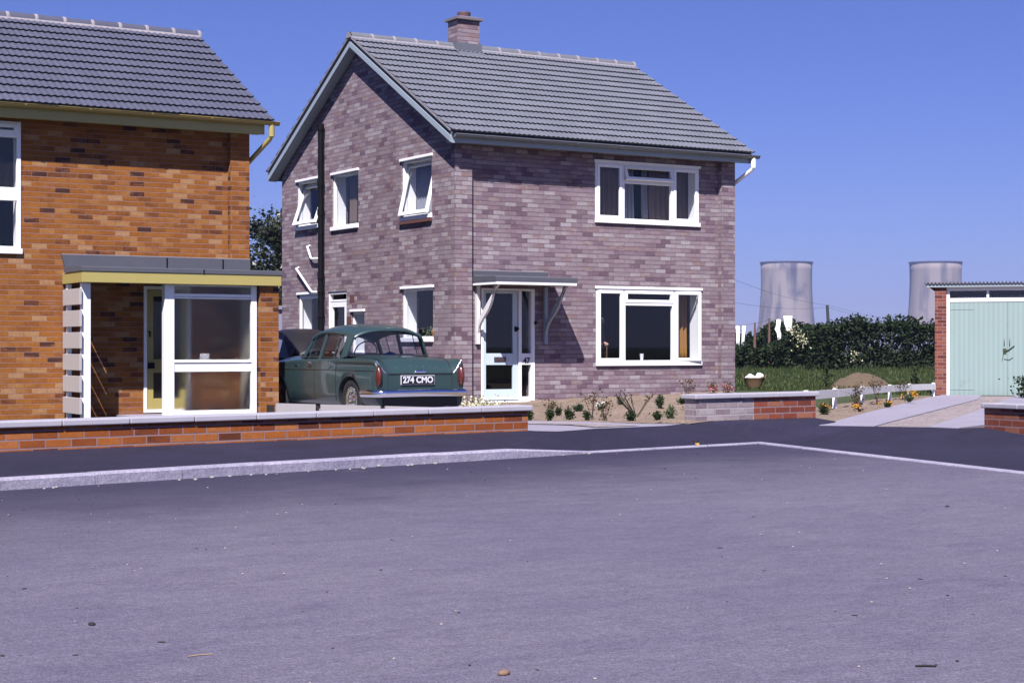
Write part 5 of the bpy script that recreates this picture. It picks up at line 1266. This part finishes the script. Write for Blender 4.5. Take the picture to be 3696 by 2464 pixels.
def tree(label, X, Y, H, Rc, seed, n):
    rg = random.Random(seed); random.seed(seed)
    o = Vector(cw(X, Y, 0)); root = thing('tree', label, 'tree', o)
    tr = MB(); pts = []
    tr.tube([(0, 0, -.1), (.05, 0, H * .2), (-.05, .08, H * .42), (.06, 0, H * .7), (.0, 0, H * .9)], [.16, .14, .11, .07, .02], 10)
    for k in range(26):
        z = H * rg.uniform(.18, .88); a = rg.uniform(0, 6.28); L = Rc * rg.uniform(.55, 1.1) * (1.15 - .75 * z / H)
        b = Vector((0, 0, z)); m = b + Vector((math.cos(a) * L * .5, math.sin(a) * L * .5, L * .28)); e = b + Vector((math.cos(a) * L, math.sin(a) * L, L * .55))
        tr.tube([b, m, e], [.05, .03, .01], 6)
        for j in range(5):
            f = rg.uniform(.35, 1.05); c = b.lerp(m, f * 2) if f < .5 else m.lerp(e, f * 2 - 1)
            c = c + Vector((rg.gauss(0, .25), rg.gauss(0, .25), rg.gauss(0, .22))); s = rg.uniform(.12, .34)
            pts += [c + Vector((rg.gauss(0, s), rg.gauss(0, s), rg.gauss(0, s * .8))) for _ in range(n // 130)]
    tr.build('trunk', 'bark', root, fix=False)
    mb = MB(); leaves(mb, pts, .16, .1, .7); mb.build('crown', 'tree_leaf', root, fix=False)
    return root
tree('leafy dark green tree showing between the two houses', -8.0, 62, 5.9, 2.9, 21, 9000)
tree('low dark bushy tree left of the tall one between the houses', -10.2, 64, 4.1, 2.2, 22, 9000)

# dark shrub at the garage
rg = random.Random(31); random.seed(31); root = thing('shrub', 'dark green shrub at the right edge in front of the garage doors', 'shrub', (26.15, 23.35, .02))
mb = MB(); leaves(mb, [(rg.gauss(0, .17), rg.gauss(0, .17), .42 * rg.random()) for _ in range(1500)], .07, .4, .6); mb.build('leaves', 'hedge_leaf', root, fix=False)
mb = MB()
for k in range(7): mb.tube([(0, 0, 0), (rg.gauss(0, .1), rg.gauss(0, .1), .4)], [.012, .004], 5)
mb.build('stems', 'stem_brown', root, fix=False)
# a few saplings on the lawn
for k, (X, Y, h, lab) in enumerate([(7.62, 41, .55, 'thin dark sapling left of the soil heap'), (9.55, 40, .50, 'slim dark plant right of the soil heap'), (10.35, 40.5, .42, 'small dark plant on the lawn near the garage')]):
    rg = random.Random(60 + k); root = thing('sapling', lab, 'sapling', cw(X, Y, .06))
    mb = MB(); mb.tube([(0, 0, 0), (.01, 0, h * .5), (-.02, .02, h)], [.012, .010, .005], 6); mb.build('stem', 'stem_brown', root, fix=False)
    mb = MB(); leaves(mb, [(rg.gauss(0, .035 + .03 * (z_ > .5)), rg.gauss(0, .05), h * z_) for z_ in [rg.random() for _ in range(120)]], .07, .3); mb.build('leaves', 'hedge_leaf', root, fix=False)
# heap of earth
P = []
rg = random.Random(5)
for i in range(15):
    row = []
    for k in range(36):
        a = 2 * math.pi * k / 36; f = i / 14; rr = (1 - f); x, y = .84 * rr * math.cos(a), .55 * rr * math.sin(a)
        z = .36 * (1 - rr ** 2.0) + .05 * noise.noise((x * 3, y * 3, 2)) + .035 * noise.noise((x * 9, y * 9, 2)) - .04 * rr + (.04 * math.cos(a * 1) * rr)
        row.append((x, y, z))
    P.append(row)
mb = MB(); mb.grid(P, closed=True); tag(mb.build('soil_heap', 'earth_brown', loc=cw(8.55, 41.6, .05), rot=(0, 0, R(-31))), 'low heap of brown earth on the lawn', 'soil heap')

# ------------------------------------------------------------------ washing line and basket
def at(px, D, z): return Vector(cw((px - 1848) / 6102 * D, D, z))
for px, zt, lab in ((2724, 2.20, 'brown wooden clothes post left of the hanging white sheet, the shorter one'), (2776, 2.40, 'brown wooden clothes post nearest the hanging white sheet, the taller one')):
    b = at(px, 80, 0); mb = MB(); mb.tube([(0, 0, -.1), (0, 0, 1.1), (.03, .02, zt)], [.095, .075, .040], 8)
    tag(mb.build('clothes_post', 'brown_wood', loc=b), lab, 'post', 'clothes posts')
mb = MB(); a, b = at(2630, 80, .87), at(2722, 80, .90); mb.tube([a, b], .05, 6); mb.tube([at(2640, 80, 0), at(2640, 80, .9)], .05, 6)
tag(mb.build('garden_rail', 'brown_wood'), 'brown horizontal rail beside the house corner, below the washing', 'rail')
def line(p, q, sag, n=14): return [p.lerp(q, i / n) - Vector((0, 0, sag * 4 * (i / n) * (1 - i / n))) for i in range(n + 1)]
mb = MB(); mb.tube(line(at(2640, 80.1, 2.05), at(2727, 80, 2.18), .03), .006, 4); mb.tube(line(at(2776, 80, 2.38), at(2868, 80, 2.55), .10), .006, 4); mb.tube(line(at(2727, 80, 2.18), at(2776, 80, 2.38), .05), .006, 4)
tag(mb.build('clothes_line', 'pole_wood'), 'thin clothes line strung between the two posts', 'clothes line')
def garment(label, prof, D, seed):
    """outline as rows (z, left px, right px); hung cloth with folds and thickness"""
    rg = random.Random(seed); P = []
    for z, a, b in prof:
        row = []
        for k in range(9):
            u = k / 8; p = at(a + (b - a) * u, D + .05 * math.sin(u * 9 + z * 3) + .02 * rg.random(), z); row.append(p)
        P.append(row)
    mb = MB(); mb.grid(P); o = mb.build('washing', 'laundry_white'); m = o.modifiers.new('cloth', 'SOLIDIFY'); m.thickness = .01
    return tag(o, label, 'washing', 'white washing on the line')
garment('narrow white garment hanging at the corner of the mauve house', [(2.05, 2656, 2669), (1.7, 2657, 2671), (1.35, 2657, 2670), (1.02, 2659, 2669)], 80, 1)
garment('slim white garment, second from the corner of the mauve house', [(2.06, 2679, 2692), (1.7, 2678, 2690), (1.35, 2677, 2687), (1.08, 2676, 2684)], 80, 2)
garment('long twisted white sheet hanging right of the posts', [(2.36, 2803, 2818), (2.05, 2801, 2817), (1.9, 2796, 2815), (1.72, 2804, 2818), (1.45, 2807, 2822), (1.2, 2808, 2820), (1.02, 2810, 2823)], 80, 3)
garment('broad white cloth hanging like a bag at the right of the line', [(2.52, 2828, 2860), (2.44, 2828, 2859), (2.2, 2830, 2859), (2.0, 2835, 2858), (1.85, 2841, 2855), (1.80, 2845, 2851)], 80, 4)
bk = thing('laundry_basket', 'brown wicker basket standing on the lawn by the house corner', 'basket', at(2722, 40.5, .09), R(-31))
mb = MB(); mb.lathe([(.15, 0), (.19, .10), (.235, .22), (.245, .23), (.225, .22), (.18, .10), (.14, .02), (0, .02)], 28, squash=(1.1, .8)); mb.build('bowl', 'wicker', bk)
for sx in (-1, 1):
    mb = MB(); mb.tube([(sx * .25, -.05, .20), (sx * .285, -.03, .30), (sx * .285, .03, .30), (sx * .25, .05, .20)], .012, 6); mb.build('handle', 'wicker', bk)
mb = MB(); mb.smooth = True; rg = random.Random(77)
for k in range(9):
    c = (rg.uniform(-.13, .13), rg.uniform(-.09, .09), .17 + rg.uniform(0, .12)); r = rg.uniform(.06, .10)
    P = [[(c[0] + r * math.sin(th) * math.cos(ph) * (1 + .25 * math.sin(3 * ph + k)), c[1] + r * math.sin(th) * math.sin(ph), c[2] + r * .8 * math.cos(th) * (1 + .2 * math.sin(2 * ph))) for ph in [2 * math.pi * q / 14 for q in range(14)]] for th in [math.pi * (q + .02) / 8.04 for q in range(9)]]
    mb.grid(P, closed=True)
tag(mb.build('laundry', 'laundry_white', loc=bk.location, rot=bk.rotation_euler, fix=False), 'heap of white washing piled in the wicker basket', 'laundry')

# ------------------------------------------------------------------ far away: cooling towers, pole and wires
tm = NT('tower_concrete')
stv = tm.noise(.075, 3, .5, stretch=(1, 1, .12)); blot = tm.noise(.040, 3, .5, stretch=(1, 1, .8))
c = tm.mix(tm.ramp(stv, [(.50, (0, 0, 0, 1)), (.68, (1, 1, 1, 1))]), (.235, .200, .185, 1), (.060, .058, .085, 1))
c = tm.mix(tm.ramp(blot, [(.56, (0, 0, 0, 1)), (.70, (.85, .85, .85, 1))]), c, (.065, .062, .095, 1))
MATS['tower_concrete'] = tm.pbr(c, .9)
plain('tower_rim', (.08, .09, .14), .8)
def tower(label, s, t, rot):
    r = thing('cooling_tower', label, 'cooling tower', (s, t, 0), rot, 'cooling towers on the horizon')
    mb = MB(); mb.lathe([(37, 6), (34.3, 12), (31.2, 20), (29.6, 32), (28.4, 46), (27.6, 60), (27.3, 73), (27.5, 84), (27.8, 91.2), (27.0, 91.3), (26.6, 60), (28.6, 32), (36, 6)], 72); mb.build('shell', 'tower_concrete', r)
    mb = MB(); mb.lathe([(27.9, 91.4), (28.5, 91.4), (28.6, 92.9), (27.2, 92.9), (27.1, 91.4)], 72); mb.build('rim', 'tower_rim', r)
    mb = MB()
    for k in range(36):
        a, b = 2 * math.pi * k / 36, 2 * math.pi * (k + .5) / 36
        for q in (b, b - 2 * math.pi / 36): mb.tube([(38.5 * math.cos(a), 38.5 * math.sin(a), 0), (36.8 * math.cos(q), 36.8 * math.sin(q), 6.2)], .5, 5, caps=False)
    mb.build('legs', 'tower_concrete', r)
    return r
tower('grey concrete cooling tower standing clear beside the mauve house', 1196.5, 1414.8, 0.3)
tower('grey concrete cooling tower partly hidden behind the brick garage', 1334.8, 1331.7, 2.4)
pr = thing('utility_pole', 'dark leaning wooden utility pole beyond the hedge', 'utility pole', at(2996, 230, 0))
mb = MB(); tp = at(2986, 230, 6.75) - pr.location; mb.tube([(0, 0, -.3), tp], [.26, .19], 8); mb.build('pole', 'pole_wood', pr)
for k, (z1, z2, dz) in enumerate(((12.2, 3.2, 0), (7.0, 2.2, -.3))):
    p = tp + pr.location + Vector((0, 0, dz)); mb = MB(); mb.tube(line(at(2600, 170, 8.4 - 2.6 * k), p, .5), .014, 4, caps=False); mb.tube(line(p, at(3460, 300, 4.6 - 1.2 * k), .6), .014, 4, caps=False)
    tag(mb.build('power_line', 'pole_wood'), ('thin upper power line crossing the sky at the leaning pole', 'thin lower power line crossing the sky at the leaning pole')[k], 'power line', 'power lines')

# ------------------------------------------------------------------ the person behind the lower front window
def skin_mesh(name, mat, verts, edges, radii, parent=None, subd=2, root=0):
    me = bpy.data.meshes.new(name); me.from_pydata(verts, edges, []); me.materials.append(MATS[mat])
    o = bpy.data.objects.new(name, me); COL.objects.link(o); o.parent = parent
    sk = o.modifiers.new('skin', 'SKIN'); sk.use_smooth_shade = True
    for i, r in enumerate(radii):
        d = me.skin_vertices[0].data[i]; d.radius = (r, r) if not isinstance(r, tuple) else r; d.use_root = (i == root)
    if subd: s = o.modifiers.new('sub', 'SUBSURF'); s.levels = subd; s.render_levels = subd
    return o
pe = thing('person', 'person in a dark suit, white shirt and tie standing behind the lower front window', 'person', (17.62, 26.30, .12), R(18))
V = [(0, 0, .92), (0, .01, 1.15), (0, .01, 1.36), (0, .0, 1.47), (0, -.01, 1.56), (0, -.01, 1.66), (0, -.005, 1.735),
     (-.17, .01, 1.40), (-.23, -.02, 1.15), (-.16, -.20, 1.02), (-.13, -.27, 1.00),
     (.17, .01, 1.40), (.23, .03, 1.14), (.22, -.02, .90), (.22, -.04, .80),
     (-.09, 0, .86), (-.10, 0, .48), (-.10, .02, .08), (-.10, -.13, .04), (.09, 0, .86), (.10, 0, .48), (.10, .02, .08), (.10, -.13, .04)]
Ed = [(0, 1), (1, 2), (2, 3), (3, 4), (4, 5), (5, 6), (2, 7), (7, 8), (8, 9), (9, 10), (2, 11), (11, 12), (12, 13), (13, 14), (0, 15), (15, 16), (16, 17), (17, 18), (0, 19), (19, 20), (20, 21), (21, 22)]
Ra = [(.14, .10), (.14, .10), (.15, .10), .055, (.068, .082), (.075, .095), (.055, .07), .065, .048, .034, .030, .065, .048, .034, .030, .085, .06, .045, .04, .085, .06, .045, .04]
skin_mesh('body', 'skin', V, Ed, Ra, pe)
skin_mesh('jacket', 'dark_suit', [(0, 0, .80)] + V[0:3] + [(0, .0, 1.44)] + V[7:10] + V[11:14], [(0, 1), (1, 2), (2, 3), (3, 4), (3, 5), (5, 6), (6, 7), (3, 8), (8, 9), (9, 10)], [(.175, .13), (.165, .125), (.17, .125), (.18, .125), .07, .082, .064, .048, .082, .064, .048], pe, root=1)
skin_mesh('trousers', 'dark_suit', [V[0], V[15], V[16], V[17], V[19], V[20], V[21]], [(0, 1), (1, 2), (2, 3), (0, 4), (4, 5), (5, 6)], [(.15, .115), .10, .078, .066, .10, .078, .066], pe)
mb = MB(); mb.prism([(-.055, 1.475), (.055, 1.475), (.004, 1.27), (-.004, 1.27)], 'y', -.150, -.105); mb.build('shirt', 'white_paint', pe)
mb = MB(); mb.prism([(-.016, 1.46), (.016, 1.46), (.022, 1.30), (0, 1.27), (-.022, 1.30)], 'y', -.158, -.151); mb.build('tie', 'black_ink', pe)
mb = MB(); mb.smooth = True; P = []
for i in range(9):
    th = math.pi * .52 * i / 8 + .02; P.append([(.086 * math.sin(th) * math.cos(ph), .012 + .104 * math.sin(th) * math.sin(ph), 1.675 + .108 * math.cos(th) + (.035 * math.sin(th) if math.sin(ph) < -.3 else -.02 * math.sin(th))) for ph in [2 * math.pi * k / 20 for k in range(20)]])
mb.grid(P, closed=True); mb.build('hair', 'dark_hair', pe)
mb = MB()
for sx in (-1, 1): mb.lathe([(0, -.012), (.010, -.006), (.013, 0), (.010, .006), (0, .012)], 10, (sx * .030, -.094, 1.665))
mb.build('eyes', 'black_ink', pe)
mb = MB(); mb.tube([(0, -.088, 1.672), (0, -.112, 1.632), (0, -.096, 1.622)], [.010, .016, .010], 8); mb.build('nose', 'skin', pe)
mb = MB(); mb.tube([(-.024, -.090, 1.594), (0, -.097, 1.592), (.024, -.090, 1.594)], [.003, .006, .003], 6); mb.build('mouth', 'terracotta', pe)
for sx in (-1, 1):
    mb = MB(); mb.lathe([(0, -.030), (.012, -.015), (.014, .01), (.008, .030), (0, .032)], 10, (sx * .084, .005, 1.650)); mb.build('ear', 'skin', pe)
# the raised hand: palm and five fingers closed round a stick
hv = [(-.13, -.27, 1.00), (-.125, -.305, 1.0), (-.12, -.335, .998)]; he = [(0, 1), (1, 2)]; hr = [.030, (.036, .030), (.034, .026)]
for k in range(4):
    x = -.158 + .022 * k; z = 1.0 - .003 * abs(k - 1.5); L = (.9, 1.0, .97, .8)[k]; b = len(hv)
    hv += [(x, -.345, z + .008), (x, -.345 - .030 * L, z - .004), (x + .003, -.350 - .026 * L, z - .034 * L), (x + .006, -.340, z - .040 * L)]; he += [(2, b), (b, b + 1), (b + 1, b + 2), (b + 2, b + 3)]; hr += [.0105, .010, .009, .0075]
b = len(hv); hv += [(-.088, -.315, .995), (-.078, -.345, .985), (-.092, -.366, .976)]; he += [(1, b), (b, b + 1), (b + 1, b + 2)]; hr += [.012, .011, .008]
skin_mesh('hand', 'skin', hv, he, hr, pe, subd=1)
lhv = [(.22, -.04, .80), (.22, -.05, .76), (.22, -.055, .72)]; lhe = [(0, 1), (1, 2)]; lhr = [.028, .034, .030]
for k in range(4):
    b = len(lhv); y = -.085 + .020 * k; L = (.85, 1, .97, .8)[3 - k]
    lhv += [(.222, y, .705), (.226, y, .705 - .035 * L), (.216, y, .705 - .065 * L)]; lhe += [(2, b), (b, b + 1), (b + 1, b + 2)]; lhr += [.0095, .009, .007]
b = len(lhv); lhv += [(.205, -.09, .755), (.200, -.105, .725)]; lhe += [(1, b), (b, b + 1)]; lhr += [.011, .008]
skin_mesh('hand', 'skin', lhv, lhe, lhr, pe, subd=1)
M = pe.matrix_basis; p0, p1 = M @ Vector((-.122, -.365, 1.02)), M @ Vector((-.122, -.365, .0))
mb = MB(); mb.tube([p0, p1], .011, 8); tag(mb.build('walking_stick', 'brown_wood'), 'thin brown stick held by the person behind the window', 'stick')

# ------------------------------------------------------------------ loose bits on the road
def stone_mesh(name, mat, seed, flat=.55):
    rg = random.Random(seed); P = []
    for i in range(7):
        th = math.pi * (i + .03) / 6.06
        P.append([(math.sin(th) * math.cos(ph) * (1 + .22 * noise.noise((math.cos(ph) * 1.5, math.sin(ph) * 1.5, seed + i * .4))), .8 * math.sin(th) * math.sin(ph) * (1 + .2 * noise.noise((ph, seed, 1))), flat * math.cos(th)) for ph in [2 * math.pi * k / 10 for k in range(10)]])
    mb = MB(); mb.grid(P, closed=True); return mb.mesh(name, mat)
sm = [stone_mesh('stone', 'stone_pale', k) for k in range(4)]; dm = [stone_mesh('crumb', 'dark_crumb', 20 + k, .3) for k in range(3)]
def loose(name, me, x, y, z, r, flat, label, cat, group=None, rz=0, sx=1.0):
    o = bpy.data.objects.new(name, me); COL.objects.link(o); o.location = (x, y, z + r * flat * .7); o.scale = (r * sx, r, r); o.rotation_euler = (0, 0, rz)
    return tag(o, label, cat, group)
rg = random.Random(41)
def on_road(z=0.0):
    while True:
        Y = 5.2 + 11.5 * rg.random() ** 1.2; X = Y * rg.uniform(-.315, .315); p = cw(X, Y)
        if p[1] < 11.8 + .21 * p[0] and p[0] < 10.5 + .2 * (p[1] - 9.7): return p
for k in range(95):
    p = on_road(); loose('stone', rg.choice(sm), p[0], p[1], 0, rg.uniform(.003, .008), .55, 'small pale stone lying loose on the grey road', 'stone', 'pale stones on the road', rg.uniform(0, 6))
for k in range(70):
    p = on_road(); loose('crumb', rg.choice(dm), p[0], p[1], 0, rg.uniform(.003, .009) * (1 + (rg.random() > .92)), .3, 'small dark crumb of tar lying on the grey road', 'crumb', 'dark crumbs on the road', rg.uniform(0, 6), rg.uniform(1, 2.2))
for k in range(26):
    s = rg.uniform(3.2, 9.2); t = 12.532 + (s - 3.16) * .2385 - rg.uniform(.03, .22)
    loose('stone', rg.choice(sm), s, t, 0, rg.uniform(.010, .022), .55, 'whitish pebble lying in the gutter against the kerb', 'stone', 'pebbles along the kerb', rg.uniform(0, 6))
bs = stone_mesh('stone', 'stone_brown', 51)
loose('stone', bs, 2.771, 4.66, 0, .020, .45, 'flat brown stone at the front edge of the road', 'stone', None, .3, 1.25)
mb = MB(); mb.tube([(-.03, 0, .004), (.0, .003, .005), (.035, -.002, .004), (.04, .01, .006)], .004, 6); tag(mb.build('twig', 'dark_crumb', loc=(4.02, 4.06, 0), rot=(0, 0, R(-31))), 'short black twig on the road at the lower right', 'twig')
mb = MB(); mb.tube([(-.045, 0, .003), (.0, .004, .004), (.045, 0, .003)], .0022, 6); tag(mb.build('straw', 'straw', loc=cw(-1.06, 5.75, 0)), 'single pale straw lying on the road at the lower left', 'straw')
mb = MB(); leaves(mb, [(0, 0, .01), (.02, .01, .01), (.01, .02, .015)], .05, .1, .8); tag(mb.build('fallen_leaf', 'leaf_yellow', loc=(8.60, 11.95, .0) if False else cw(1.80, 16.6, .10), fix=False), 'yellow fallen leaf on the dark pavement', 'leaf')

# ------------------------------------------------------------------ the air
HAZE = 0.00021
mb = MB(); mb.box(-2500, 2500, -2500, 2500, -1.2, 120.0)
hz = mb.build('haze', 'white_paint'); tag(hz, kind='stuff', label='thin blue summer haze in the air', cat='haze')
hm = bpy.data.materials.new('haze_air'); hm.use_nodes = True; ht = hm.node_tree
for n in list(ht.nodes): ht.nodes.remove(n)
ho = ht.nodes.new('ShaderNodeOutputMaterial'); hv_ = ht.nodes.new('ShaderNodeVolumePrincipled')
hv_.inputs['Color'].default_value = (.50, .60, 1.0, 1); hv_.inputs['Density'].default_value = HAZE; hv_.inputs['Anisotropy'].default_value = 0.2
ht.links.new(hv_.outputs[0], ho.inputs['Volume']); hz.data.materials.clear(); hz.data.materials.append(hm)
